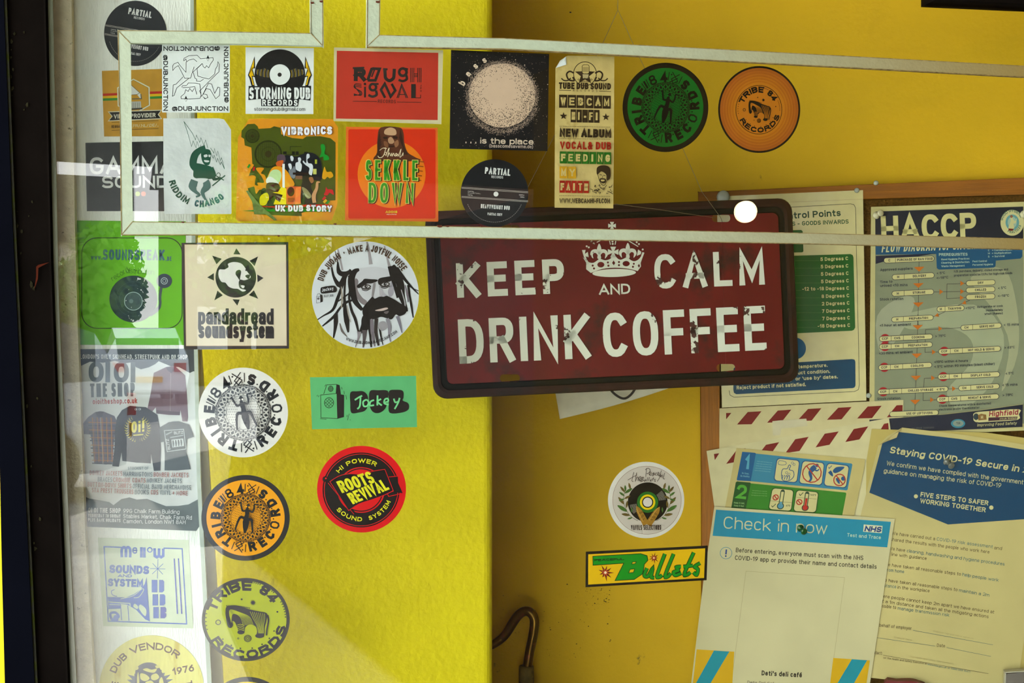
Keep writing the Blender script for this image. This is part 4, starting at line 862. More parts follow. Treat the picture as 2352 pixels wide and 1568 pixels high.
def crown(s):
    s.v(1310, 500, 8.253); z = ''
    def pat(cx, cy, r, sk=0):   # cross pattee
        for dx, dy in ((0, -1), (1, 0), (-1, 0), (0, 1)):
            s.p(z, [(cx - dx * 0 + dy * 10 - 0, cy + dx * 10), (cx + dx * r + dy * r * .55, cy + dy * r + dx * r * .55), (cx + dx * r - dy * r * .55, cy + dy * r - dx * r * .55), (cx - dy * 10, cy - dx * 10)], W0)
    pat(790, 150, 72); pat(812, 648, 100)
    s.p(z, ell(830, 1045, 412, 76, rot=-1.5), W0)
    top = smooth([(235, 745), (330, 830), (430, 855), (520, 800), (560, 775), (660, 805), (760, 775), (800, 700), (850, 720), (900, 775), (960, 795), (1040, 760), (1090, 740), (1130, 790), (1210, 825), (1290, 790), (1340, 730)], False, 3)
    bot = [(1330, 830), (1340, 920), (1275, 1010)] + smooth([(1275, 1008), (1100, 965), (850, 945), (600, 970), (390, 1045)], False, 3) + [(300, 975), (300, 850)]
    hol = [ell(578, 888, 66, 52), ell(1058, 868, 68, 50), ell(712, 846, 19, 19), ell(722, 907, 20, 20), ell(922, 838, 20, 20), ell(922, 897, 20, 20), ell(1203, 871, 19, 19), ell(1187, 928, 20, 20), ell(424, 905, 20, 20), ell(449, 960, 20, 20), [(820, 808), (852, 856), (824, 900), (790, 856)], [(1300, 872), (1322, 910), (1300, 945), (1276, 908)]]
    s.p(z, top + bot, W0, hol)
    for cx, cy, k in ((545, 640, 1), (1088, 625, 1)):
        s.p(z, smooth([(cx - 30, cy + 130), (cx - 22, cy + 30), (cx - 40, cy - 50), (cx, cy - 150), (cx + 42, cy - 60), (cx + 24, cy + 30), (cx + 36, cy + 130)], True, 4), W0)
        for sg in (-1, 1): s.lv(z, [(cx, cy + 60), (cx + sg * 50, cy - 5), (cx + sg * 115, cy + 0), (cx + sg * 142, cy + 55), (cx + sg * 112, cy + 130)], [46, 70, 66, 50, 6], W0)
    s.lv(z, [(255, 610), (262, 700), (300, 800), (340, 870)], [70, 30, 36, 40], W0); s.p(z, [(270, 690), (330, 645), (348, 750), (275, 725)], W0)
    s.lv(z, [(1385, 655), (1345, 770), (1320, 850)], [40, 34, 30], W0); s.p(z, [(1285, 600), (1345, 645), (1335, 690), (1260, 720)], W0)
    for x, y in ((310, 540), (350, 560), (405, 450), (445, 490), (800, 450), (803, 495), (1258, 462), (1300, 497), (1372, 600)): s.e(z, x, y, 18, W0)
    s.l(z, [(735, 400), (760, 510)], 16, W0); s.l(z, [(868, 400), (848, 510)], 16, W0); s.l(z, [(1120, 445), (1285, 545)], 16, W0); s.l(z, [(500, 465), (580, 425), (660, 400)], 14, W0)
    s.c(z, [(640, 380), (700, 320), (790, 290), (880, 320), (960, 370), (1120, 445)], 16, W0); s.e(z, 790, 255, 46, W0)
emboss('crown_emblem', crown, .0009)
CORD = mat('6a6248', rough=.7)
nail = SG.at(1419, 24, -.004)
def cordpts(*P_): return [SG.at(x, y, o) for x, y, o in P_]
cd = tube('hanging_cord', cordpts((1419, -60, -.004), (1419, 24, -.004), (1386, 96, -.002), (1268, 322, 0), (1215, 425, .001), (1172, 508, .002), (1176, 526, -.004)), .00028, CORD, n=6, loc=nail)
tag(cd, 'thin cord running down to the left slot of the tin sign', 'cord', 'cords holding the tin sign')
cd = tube('hanging_cord', cordpts((1420, 24, -.004), (1452, 96, -.002), (1570, 345, 0), (1612, 440, .001), (1655, 499, .002), (1660, 512, -.004)), .00028, CORD, n=6, loc=nail)
tag(cd, 'thin cord running down to the right slot of the tin sign', 'cord', 'cords holding the tin sign')
cd = tube('loose_thread', cordpts((1411, 468, .004), (1520, 482, .0045), (1600, 494, .004), (1645, 500, .001)), .0002, mat('8a7a58', rough=.7), n=6, loc=SG.at(1500, 480)); tag(cd, 'fine thread lying across the top of the tin sign', 'thread')

# hooked metal rod in the recess
HP = [(1120, 1486), (1140, 1475), (1160, 1458), (1178, 1430), (1192, 1411), (1208, 1403), (1222, 1410), (1228, 1428), (1224, 1460), (1217, 1495), (1211, 1535), (1209, 1570)]
hp = [WA.at(x, y, .035 if x > 1150 else .035 + (1150 - x) * .0004) for x, y in smooth(HP, False, 4)]
rod = empty('hooked_rod', WA.at(1209, 1640, .035)); tag(rod, 'worn copper coloured hooked rod standing in the corner of the recess', 'rod')
rod.matrix_world = Matrix.Translation(WA.at(1209, 1640, .035))
tube('hook', hp, [.0052 + .0012 * min(1, i / 12) for i in range(len(hp))], mat('5c4416', rough=.28, var=.3, scale=40, metal=.85, dirt='7a4a30', dthr=(.55, .6), dscale=30), rod, 14)
tube('sleeve', [WA.at(1209, y, .035) for y in (1528, 1529, 1534, 1700)], [.0075, .0098, .0102, .0108], mat('5a4c22', rough=.7, var=.35, scale=60, dirt='2c2412', dthr=(.55, .65), dscale=50), rod, 14)
# nail hole and dust marks on the wall
tag(slab('nail', WA, ell(1310, 28, 2.2, 1.4), .001, .001, mat('2a2410')), 'tiny dark nail head high on the recessed wall', 'nail')
# ================================================================ stickers
SO = -.0072     # behind the inner face of the pane
PF = .0004      # on the face of the white post
def rotq(cx, cy, rx, ry, deg):
    c, q = math.cos(math.radians(deg)), math.sin(math.radians(deg))
    return lambda x, y: (cx + rx * (x * c - y * q), cy + ry * (x * q + y * c))
WHT = 'd2d4d0'; BK = '17181a'
# ---- round black record-label stickers
def label_disc(view, cx, cy, rx, ry, deg, plane, off, lab, col):
    s = Sheet('round_sticker', lab, 'sticker', plane, off, ell(cx, cy, rx, ry), col, view=view, group='round black record label stickers', rough=.4)
    s.q = rotq(cx, cy, rx, ry, deg); f = lambda x, y: ((x - 413) / 277, (y - 1224) / 277)
    def t(tx, a, b, c, d, h, **k): s.t(tx, *f(a, b), *f(c, d), h / 277, WHT, **k)
    t('PARTIAL', 333, 1065, 541, 1083, 54, wt=.2); t('RECORDS', 387, 1100, 483, 1106, 20, wt=.14)
    for a, b in ((1180, 1218), (1255, 1292)):
        for k in (-5, 4): s.l('rules', [f(143, a + k), f(688, b + k)], .011, 'b4b0a8')
    s.e('centre_dot', *f(425, 1232), .073, WHT)
    for i, (x, w_) in enumerate(((195, 50), (195, 105), (195, 40))): t('PARTIAL', x, 1213 + i * 15, x + w_, 1216 + i * 15, 8, wt=.12)
    for i, (x, w_) in enumerate(((613, 42), (622, 34))): t('33RPM', x, 1243 + i * 17, x + w_, 1246 + i * 17, 9, wt=.12)
    t('HEAVYWEIGHT DUB', 300, 1346, 537, 1363, 33, wt=.2); t('PARTIAL CREW', 356, 1404, 475, 1411, 21, wt=.18)
    for k in range(34):
        a = 113 + k * 4.0; s.r('rules', 0, 0, .86, .01, '9a9894', a0=a, a1=a + 2.6)
    s.done()
label_disc((0, 0, 4.127), 1283, 316, 297, 309, 5.2, PO, PF, 'black round record label sticker at the top of the white post', '24282c')
label_disc((1020, 100, 3.5654), 413, 1224, 277, 277, 0, GL, SO, 'black round record label sticker overlapping the top edge of the red tin sign', '15171a')
# ---- left column on the post
s = Sheet('square_sticker', 'ochre sticker with gramophone and ribbon on the white post', 'sticker', PO, PF, [(965, 672), (1560, 652), (1585, 1290), (987, 1293)], 'b08428', view=(0, 0, 4.127), var=.1, scale=80)
for k, c_ in enumerate(('a8281c', 'c8a40c', '2f7a2c')): s.p('stripes', [(974, 887 + k * 23), (1572, 862 + k * 23), (1573, 885 + k * 23), (975, 910 + k * 23)], c_)
HX = [(1265, 745), (1418, 825), (1422, 1000), (1270, 1085), (1115, 1005), (1110, 830)]
s.p('emblem', HX, 'c4c8b4'); s.p('emblem', [(1265 + (x - 1265) * .93, 915 + (y - 915) * .93) for x, y in HX], '8a6a1c'); s.p('emblem', [(1265 + (x - 1265) * .9, 915 + (y - 915) * .9) for x, y in HX], 'b08428')
s.p('emblem', [(1150, 790), (1215, 780), (1330, 885), (1345, 935), (1330, 935), (1300, 895), (1180, 905)], 'c9ccc4'); s.l('emblem', [(1150, 790), (1215, 780), (1325, 880), (1300, 895), (1180, 905)], 4, '3a3428')
s.l('emblem', [(1335, 890), (1340, 935), (1250, 938)], 10, '5a5648'); s.p('emblem', [(1190, 965), (1335, 960), (1340, 1025), (1185, 1035)], 'a8aaa0'); s.p('emblem', [(1175, 1030), (1350, 1020), (1350, 1035), (1175, 1048)], '4a463c')
for k in range(8): s.l('emblem', [(1200 + k * 17, 972), (1200 + k * 17, 1026)], 3, '5a5648')
s.p('ribbon', [(1020, 1056), (1536, 1040), (1505, 1085), (1538, 1128), (1020, 1150), (1058, 1102)], 'c4c0a4'); s.p('ribbon', [(1035, 1064), (1524, 1048), (1494, 1086), (1524, 1120), (1035, 1141), (1068, 1102)], '20201e')
s.t('VINYL PROVIDER', 1080, 1124, 1475, 1109, 40, 'c9c8b4', wt=.2)
s.l('rules', [(1058, 1161), (1502, 1143)], 4, '4a3a14'); s.l('rules', [(1058, 1236), (1502, 1217)], 4, '4a3a14')
s.t('REGGAE', 1058, 1213, 1150, 1210, 27, '2a2418', wt=.16); s.t('/.BE/.FR/.NL/.DE/..', 1156, 1210, 1502, 1198, 27, 'c4bc94', wt=.14); s.done()
s = Sheet('square_sticker', 'black sticker with two lines of bold white capitals on the white post', 'sticker', PO, PF, [(290, 84), (905, 72), (905, 557), (300, 557)], '1a1d22', view=(100, 300, 3.015), rough=.25, spec=.5)
s.t('GAMMA', 320, 303, 912, 297, 118, WHT, wt=.17); s.t('SOUND', 404, 398, 868, 395, 84, WHT, wt=.19)
s.e('dots', 652, 437, 17, 'a4b43a'); s.e('dots', 692, 437, 17, 'c0623a'); s.done()
s = Sheet('square_sticker', 'bright green sticker with a turntable drawing on the white post', 'sticker', PO, PF, [(218, 622), (985, 628), (978, 1484), (228, 1482)], '58a014', view=(100, 300, 3.015), rough=.35, var=.05, scale=20)
s.l('outline', rrect(265, 742, 960, 1368, 105, 8), 6, '1c2c24', closed=True)
BG = '355c66'
s.t('www.', 328, 893, 408, 893, 34, BG, wt=.2); s.t('SOUNDSPEAK', 410, 895, 838, 898, 74, BG, wt=.2, gap=.1); s.t('.BE', 846, 901, 886, 901, 30, BG, wt=.2)
s.tw('record', 480, 1042, 1, -.62, 36, '24501c', wt=.07); s.tw('distribution', 572, 985, 1, .06, 36, '24501c', wt=.07, gap=.05)
s.e('record', 622, 1165, 166, '20303a', 162); s.r('record', 622, 1165, 120, 2, '2f4450'); s.r('record', 622, 1165, 95, 2, '2f4450'); s.e('record', 622, 1180, 62, '3c4c52'); s.r('record', 622, 1180, 62, 4, '9ab0b0'); s.e('record', 607, 1180, 15, '5a6c70')
s.e('tone_arm', 836, 1040, 54, '2c3c48', 50); s.r('tone_arm', 836, 1040, 22, 4, 'a4b4b4'); s.r('tone_arm', 836, 1040, 11, 3, 'a4b4b4')
s.lv('tone_arm', [(815, 1085), (806, 1150), (808, 1200), (790, 1235), (735, 1275)], [20, 18, 16, 26, 30], '3c4c50'); s.done()
# clothing shop poster
s = Sheet('shop_poster', 'pale clothing shop poster with shirts and jackets on the white post', 'poster', PO, PF, [(75, 40), (1105, 36), (1142, 1480), (1108, 1530), (186, 1494), (165, 1482)], 'bfc3c0', view=(140, 790, 3.5647), rough=.25, bump=.25, bscale=20)
DG = '3a4246'
s.p('torn_band', [(78, 42), (1104, 38), (1110, 228), (1085, 222), (1055, 236), (1015, 214), (965, 188), (900, 182), (860, 165), (800, 140), (770, 165), (720, 190), (655, 206), (612, 188), (600, 148), (520, 156), (440, 138), (345, 152), (238, 144), (160, 180), (82, 215)], DG)
s.p('torn_band', [(146, 1222), (230, 1264), (320, 1278), (395, 1292), (430, 1318), (495, 1268), (560, 1254), (620, 1272), (705, 1266), (790, 1300), (860, 1326), (960, 1324), (1045, 1312), (1137, 1262), (1141, 1480), (1108, 1529), (187, 1493), (166, 1480)], '4c5654')
s.t("LONDON'S ONLY SKINHEAD, STREETPUNK AND OI! SHOP", 158, 120, 1035, 124, 37, WHT, wt=.14)
s.t('OI', 226, 312, 402, 313, 168, '4a5456', wt=.23, gap=.08); s.t('OI', 432, 313, 608, 314, 168, '4a5456', wt=.23, gap=.08); s.t('THE SHOP', 240, 435, 606, 427, 112, '4c5658', wt=.2); s.t('oioitheshop.co.uk', 260, 492, 625, 484, 44, '8a3226', wt=.16)
s.p('jacket', [(860, 188), (895, 182), (940, 186), (1018, 255), (1032, 420), (1042, 598), (1036, 636), (994, 632), (978, 540), (974, 582), (880, 580), (780, 568), (776, 518), (745, 556), (708, 528), (735, 400), (760, 235)], '6a5660'); s.p('jacket', [(860, 188), (940, 186), (930, 215), (905, 238), (872, 215)], '4c4450'); s.l('jacket', [(900, 240), (893, 575)], 4, '8a7a80'); s.p('jacket', [(780, 540), (974, 555), (974, 582), (780, 568)], '52424c')
s.p('checked_shirt', [(282, 556), (320, 549), (350, 552), (438, 588), (486, 688), (442, 712), (430, 850), (424, 972), (372, 986), (272, 975), (258, 830), (242, 740), (170, 734), (182, 648), (225, 595)], '4e4650')
for k in range(6): s.l('checked_shirt', [(225 + k * 6, 640 + k * 62), (455 - k * 5, 645 + k * 62)], 5, 'a06a2c'); s.l('checked_shirt', [(225 + k * 6, 665 + k * 62), (452 - k * 5, 670 + k * 62)], 10, '2c2c34')
for k in range(5): s.l('checked_shirt', [(258 + k * 38, 600), (275 + k * 36, 965)], 5, 'a8742c'); s.l('checked_shirt', [(272 + k * 36, 610), (286 + k * 34, 960)], 3, '8a4a44')
s.l('checked_shirt', [(322, 590), (345, 980)], 4, 'b0a494'); s.p('checked_shirt', [(282, 556), (350, 552), (340, 590), (318, 602), (290, 585)], '38323a')
s.p('sweatshirt', [(500, 540), (565, 505), (630, 512), (695, 516), (790, 578), (812, 690), (820, 860), (814, 1036), (760, 1038), (738, 900), (735, 976), (620, 970), (502, 956), (496, 886), (474, 1003), (420, 999), (438, 850), (440, 720), (458, 600)], '1a2024')
YW = 'c0b438'
for sg in (-1, 1):
    for k in range(13):
        a = math.radians(180 - sg * (12 + k * 11.5)); cx, cy = 628 + 92 * math.sin(a), 700 - 98 * math.cos(a)
        for q in (-1, 1): t_ = a + sg * .9 * q + (0 if q > 0 else math.pi); s.p('wreath_print', [(cx, cy), (cx + 7 * math.cos(t_) - 4, cy + 7 * math.sin(t_) - 9), (cx + 9 * q * math.sin(a) * 2, cy - 9 * q * math.cos(a) * 2 - 12)], YW)
s.t('Oi!', 576, 728, 682, 716, 92, YW, wt=.2, sl=.12, part='wreath_print'); s.l('wreath_print', [(592, 746), (674, 740)], 9, YW); s.t('OI OI', 604, 542, 655, 540, 16, 'a8b0b0', part='wreath_print')
s.p('t_shirt', [(880, 640), (920, 634), (965, 632), (1050, 660), (1090, 758), (1032, 778), (1024, 880), (1062, 1024), (950, 1034), (848, 1034), (850, 900), (842, 800), (815, 804), (808, 682)], '3c4648')
s.q = [(846, 708), (1004, 697), (1024, 858), (870, 880)]
s.l('t_shirt_print', [(0, 0), (1, 0), (1, 1), (0, 1)], .03, 'b4bcbc', closed=True); s.t('BLITZ', .48, .22, .95, .22, .14, 'c0c6c6', part='t_shirt_print'); s.t('BLITZ', .18, .92, .16, .4, .13, 'c0c6c6', part='t_shirt_print'); s.rect('t_shirt_print', .3, .46, .92, .84, 'b4bcbc'); s.l('t_shirt_print', [(.25, .35), (.95, .3)], .05, '8a9494'); s.l('t_shirt_print', [(.06, .2), (.4, .08)], .06, '8a9494')
for k in range(4): s.lv('t_shirt_print', [(.38 + k * .14, .5), (.38 + k * .14, .65), (.36 + k * .14, .82)], [.06, .09, .03], '3c4648')
s.q = None
R_, G_ = '8c5248', '5c686c'
s.t('STOCKIST OF', 547, 1027, 717, 1027, 22, G_, wt=.13)
for t_, a, b, c, d, col in (('DONKEY JACKETS', 235, 1072, 500, 1078, R_), ('HARRINGTONS', 510, 1082, 748, 1086, G_), ('BOMBER JACKETS', 759, 1086, 1042, 1091, R_), ('BRACES', 300, 1124, 418, 1128, G_), ('CROMBIE COATS', 427, 1129, 692, 1134, R_), ('MONKEY JACKETS', 703, 1134, 988, 1139, G_), ('BUTTON-DOWN SHIRTS', 218, 1166, 575, 1180, R_), ('OFFICIAL BAND MERCHANDISE', 587, 1181, 1065, 1194, G_), ('STA PREST TROUSERS', 252, 1213, 592, 1228, R_), ('BOOKS', 604, 1229, 718, 1231, G_), ('CDS', 735, 1231, 795, 1232, R_), ('VINYL', 807, 1232, 900, 1235, G_), ('+ MORE', 912, 1236, 1038, 1240, R_)): s.t(t_, a, b, c, d, 38, col, wt=.13)
for t_, a, b, c, d, h, w_ in (('OI OI THE SHOP', 222, 1378, 488, 1383, 40, .17), ('WEDNESDAY TO SUNDAY', 222, 1416, 487, 1422, 28, .17), ('PLUS BANK HOLIDAYS', 222, 1451, 487, 1458, 28, .17), ('99G Chalk Farm Building', 510, 1381, 970, 1389, 33, .11), ('Stables Market, Chalk Farm Rd', 510, 1423, 1072, 1437, 33, .11), ('Camden, London NW1 8AH', 510, 1465, 1020, 1473, 33, .11)): s.t(t_, a, b, c, d, h, WHT, wt=w_)
s.done()
# blue and mint sticker
s = Sheet('square_sticker', 'mint square sticker printed in blue with a trumpet, low on the white post', 'sticker', PO, PF, [(957, 147), (1845, 170), (1890, 1034), (1010, 1010)], 'bcc8ac', view=(0, 1200, 4.26))
BU = '3858a4'
s.l('border', [(1190, 241), (1018, 235), (1060, 963), (1826, 990), (1782, 255), (1600, 249)], 12, BU)
s.c('lettering', [(1192, 338), (1192, 262), (1212, 240), (1232, 262), (1232, 338)], 26, BU); s.c('lettering', [(1232, 338), (1232, 262), (1252, 240), (1273, 262), (1273, 339)], 26, BU); s.one('e', 1320, 262, 52, 85, 2, BU, wt=.17); s.l('lettering', [(1383, 240), (1383, 340)], 26, BU); s.l('lettering', [(1412, 242), (1412, 341)], 26, BU); s.r('lettering', 1466, 266, 22, 11, BU)
s.l('lettering', [(1512, 250), (1514, 325), (1535, 338), (1556, 325), (1556, 252)], 26, BU); s.l('lettering', [(1556, 252), (1556, 325), (1578, 338), (1597, 325), (1597, 254)], 26, BU)
s.t('SOUNDS', 1068, 492, 1458, 505, 82, BU, wt=.27, gap=.05); s.t('AND', 1152, 533, 1292, 536, 30, BU, wt=.24); s.t('SYSTEM', 1055, 622, 1400, 632, 78, BU, wt=.27, gap=.04)
for k in range(8):
    a = math.radians(45 * k + 2); r_ = 95 if k % 4 == 0 else 74; s.l('rays', [(1543, 451), (1543 + r_ * math.sin(a), 451 - r_ * math.cos(a))], 5, BU)
for y0, y1, sh in ((560, 682, 'D'), (700, 810, 'U'), (825, 935, 'B')):
    s.rect('blocks', 1484 + (y0 - 560) * .06, y0, 1540 + (y0 - 560) * .05, y1, BU); x0, x1 = 1556 + (y0 - 560) * .05, 1606 + (y0 - 560) * .08
    s.p('blocks', [(x0, y0), (x1 - 12, y0), (x1, y0 + 15), (x1, (y0 + y1) / 2 - 8), (x1 - (14 if sh == 'B' else 0), (y0 + y1) / 2), (x1, (y0 + y1) / 2 + 8), (x1, y1 - 18), (x1 - 16, y1), (x0, y1)], BU if sh != 'B' else '2c3c94')
s.l('bars', [(1704, 350), (1736, 892)], 12, '3c4c9c'); s.l('bars', [(1745, 350), (1778, 892)], 12, '3c4c9c')
s.p('trumpet', [(1052, 726), (1130, 728), (1230, 732), (1310, 700), (1380, 650), (1415, 600), (1434, 532), (1446, 700), (1466, 966), (1420, 945), (1330, 850), (1240, 800), (1060, 780)], BU)
s.p('trumpet', [(1060, 780), (1180, 790), (1180, 840), (1060, 845)], BU); s.c('trumpet', [(1080, 890), (1130, 880), (1160, 920), (1100, 950)], 24, BU, True); s.b('trumpet', [(1100, 960), (1120, 905), (1150, 915), (1155, 960)], BU)
CM = 'bcc8ac'
s.c('trumpet', [(1180, 745), (1300, 715), (1385, 650), (1405, 660), (1360, 725), (1310, 735)], 6, CM); s.l('trumpet', [(1060, 775), (1270, 790), (1292, 960)], 8, CM); s.l('trumpet', [(1065, 800), (1250, 805)], 6, CM)
s.b('trumpet', [(1375, 800), (1430, 850), (1420, 915), (1360, 840)], CM); s.b('trumpet', [(1318, 792), (1350, 820), (1342, 845), (1305, 820)], CM)
s.l('trumpet', [(1180, 800), (1190, 955)], 7, BU); s.l('trumpet', [(1250, 810), (1262, 960)], 7, BU); s.c('trumpet', [(1120, 655), (1090, 670), (1100, 705), (1145, 722)], 7, BU); s.done()
# lion sticker cut by the bottom edge
s = Sheet('round_sticker', 'pale yellow round sticker with a lion head, lowest on the white post', 'sticker', PO, PF, ell(850, 629, 543, 545), 'cdc66a', view=(160, 1440, 4.523), dirt='b8a43c', dthr=(.56, .66), dscale=12, stretch=(6, 6, 1))
BR = '5a4034'
s.arc('DUB', 850, 629, 398, -68, -38, 74, BR, wt=.2); s.arc('VENDOR', 850, 629, 398, -30, 41, 74, BR, wt=.2); s.t('1976', 1076, 497, 1296, 455, 72, BR, wt=.2); s.one('E', 470, 590, 50, 70, -80, BR); s.one('T', 1240, 580, 50, 70, 80, BR)
random.seed(3); s.star('lion_head', 825, 620, 262, 190, 30, '5c6070', jit=.25); s.b('lion_head', [(680, 560), (690, 430), (780, 370), (890, 380), (960, 470), (1010, 620), (700, 650)], '4c4c5c')
for P_ in ([(760, 440), (800, 425), (850, 440), (905, 430), (880, 470), (820, 465)], [(735, 480), (790, 490), (830, 530), (790, 560), (740, 540)], [(850, 500), (900, 480), (930, 520), (890, 550), (850, 540)], [(790, 570), (850, 555), (880, 600), (830, 640), (780, 620)], [(700, 520), (715, 470), (725, 620), (705, 640)], [(930, 560), (960, 520), (985, 640), (940, 650)], [(890, 400), (925, 395), (930, 420), (900, 425)], [(680, 420), (705, 400), (715, 430), (690, 445)]): s.b('lion_head', P_, 'c4bc70')
s.done()
# ---- shared designs of the round record-company stickers
def lizard_disc(px, py, rx, ry, deg, base, ink, lab, ring=None, tone=None):
    s = Sheet('round_sticker', lab, 'sticker', GL, SO, ell(px, py, rx, ry), ring or base, group='round stickers with a lizard', rough=.35, tone=tone)
    if ring: s.e('disc_field', px, py, rx * .885, base, ry * .885)
    k = .9 if ring else 1.0; s.q = rotq(px, py, rx * k, ry * k, deg); s.sc = 1
    c = lambda x, y: ((x - 833) / 673, (y - 765) / 673)
    def one(ch, th, w_, h, flip=False, wt=.28, r_=.755):
        a = math.radians(th); x, y = r_ * math.sin(a), -r_ * math.cos(a); A_ = th + (180 if flip else 0)
        cc, qq = math.cos(math.radians(A_)), math.sin(math.radians(A_))
        s.text(ch, lambda p, q: (x + (p - w_ / 2) * cc + (q - h / 2) * qq, y + (p - w_ / 2) * qq - (q - h / 2) * cc), w_, h, ink, wt=wt, part='lettering')
    sc0 = s.sc
    for ch, th, w_ in (('T', 196, .2), ('R', 217, .19), ('I', 234.5, .08), ('B', 254, .19), ('E', 275.5, .16), ('8', 306, .19), ('4', 329, .18)): one(ch, th, w_, .25, wt=.27 if ch != '8' else .17)
    for ch, th, w_ in (('S', 14.5, .18), ('D', 38, .2), ('R', 59, .19), ('O', 83, .2), ('C', 105, .19), ('E', 125, .17), ('R', 146, .19)): one(ch, th, w_, .25, True, wt=.27 if ch != 'O' else .17)
    for th in (26.5, 48.5, 71, 94.5, 115, 135.5): a = math.radians(th); s.e('ornament', .70 * math.sin(a), -.70 * math.cos(a), .018, ink)
    for th, w_ in ((286, .02), (291, .05), (296, .02)): a = math.radians(th); s.l('ornament', [(.66 * math.sin(a - .05), -.66 * math.cos(a - .05)), (.86 * math.sin(a), -.86 * math.cos(a))], w_, ink)
    for th in (350, 171):
        s2 = math.radians(th); cx, cy = .765 * math.sin(s2), -.765 * math.cos(s2); R2 = lambda x, y: (cx + x * math.cos(s2) - y * math.sin(s2), cy + x * math.sin(s2) + y * math.cos(s2))
        s.l('ornament', [R2(-.1, -.13), R2(.1, .05), R2(0, .14), R2(-.07, .04), R2(.1, -.13)], .022, ink); s.l('ornament', [R2(-.1, .14), R2(.08, -.02)], .022, ink)
        for x in (-.16, .16): s.l('ornament', [R2(x * 1.1, -.1), R2(x * .9, .1)], .02, ink)
        s.e('ornament', *R2(-.1, -.06), .02, ink); s.r('ornament', *R2(.09, .1), .02, .01, ink)
    s.r('medallion', 0, 0, .615, .014, ink); s.r('medallion', 0, 0, .635, .008, ink); s.r('medallion', 0, 0, .585, .012, ink); s.r('medallion', 0, 0, .44, .012, ink); s.r('medallion', 0, 0, .385, .008, ink)
    for k_ in range(60): a = k_ * math.pi / 30; s.l('ornament', [(.592 * math.sin(a), -.592 * math.cos(a)), (.625 * math.sin(a + .05), -.625 * math.cos(a + .05))], .012, ink)
    for k_ in range(26):
        a = k_ * math.tau / 26; st = math.tau / 52
        p = lambda r_, d: (r_ * math.sin(a + d), -r_ * math.cos(a + d))
        s.p('ornament', [p(.562, 0), p(.512, st * .55), p(.462, 0), p(.512, -st * .55)], ink)
        s.p('ornament', [p(.575, st * .5), p(.575, st * 1.5), p(.53, st)], ink); s.p('ornament', [p(.45, st * .5), p(.45, st * 1.5), p(.495, st)], ink)
        if k_ % 3: s.p('ornament', [p(.43, -st * .4), p(.43, st * .3), p(.395, st * .3), p(.395, -st * .4)], ink)
        else: s.r('ornament', *p(.412, 0), .012, .008, ink)
    rn = random.Random(5)
    for i in range(19):
        for j in range(13):
            x, y = -.36 + i * .04 + (j % 2) * .02, -.36 + j * .058
            if math.hypot(x, y) < .355 and abs(x + .0 - y * .12) > .10 + (.05 if .1 < y < .3 else 0): s.l('dots', [(x, y - .012), (x + .002, y + .012)], .011, ink)
    def L_(P_, ws): s.lv('lizard', [c(*p) for p in P_], [w_ / 673 for w_ in ws], ink)
    L_([(795, 512), (800, 555), (803, 600), (815, 640), (835, 700), (845, 760), (865, 830), (890, 920), (915, 1020)], [8, 78, 42, 78, 66, 78, 112, 88, 26])
    L_([(820, 628), (745, 665), (700, 610), (655, 530)], [34, 30, 30, 26]); L_([(840, 622), (905, 628), (908, 560), (893, 490), (975, 478)], [34, 30, 30, 24, 8])
    L_([(850, 785), (790, 775), (745, 790), (735, 900), (745, 1030)], [60, 46, 40, 34, 26]); L_([(870, 790), (935, 758), (985, 850), (1040, 962)], [60, 44, 36, 26])
    s.e('lizard_eyes', *c(777, 575), .022, base, rot=0); s.e('lizard_eyes', *c(822, 568), .022, base); s.done()
lizard_disc(558.5, 947, 103, 103, 0, 'd2cfc8', '1c2024', 'white round sticker with a black lizard and circling letters')
lizard_disc(564, 1189, 101.5, 98.5, 21, 'd89008', '1a1a18', 'amber round sticker with a black rim and lizard, below the white lizard one', ring='23211f')
lizard_disc(1528.5, 246.5, 98.5, 102.5, 28, '0d6420', '14120c', 'dark green round sticker with a black rim and lizard, upper right', ring='17110c', tone=(.62, .68, .6))
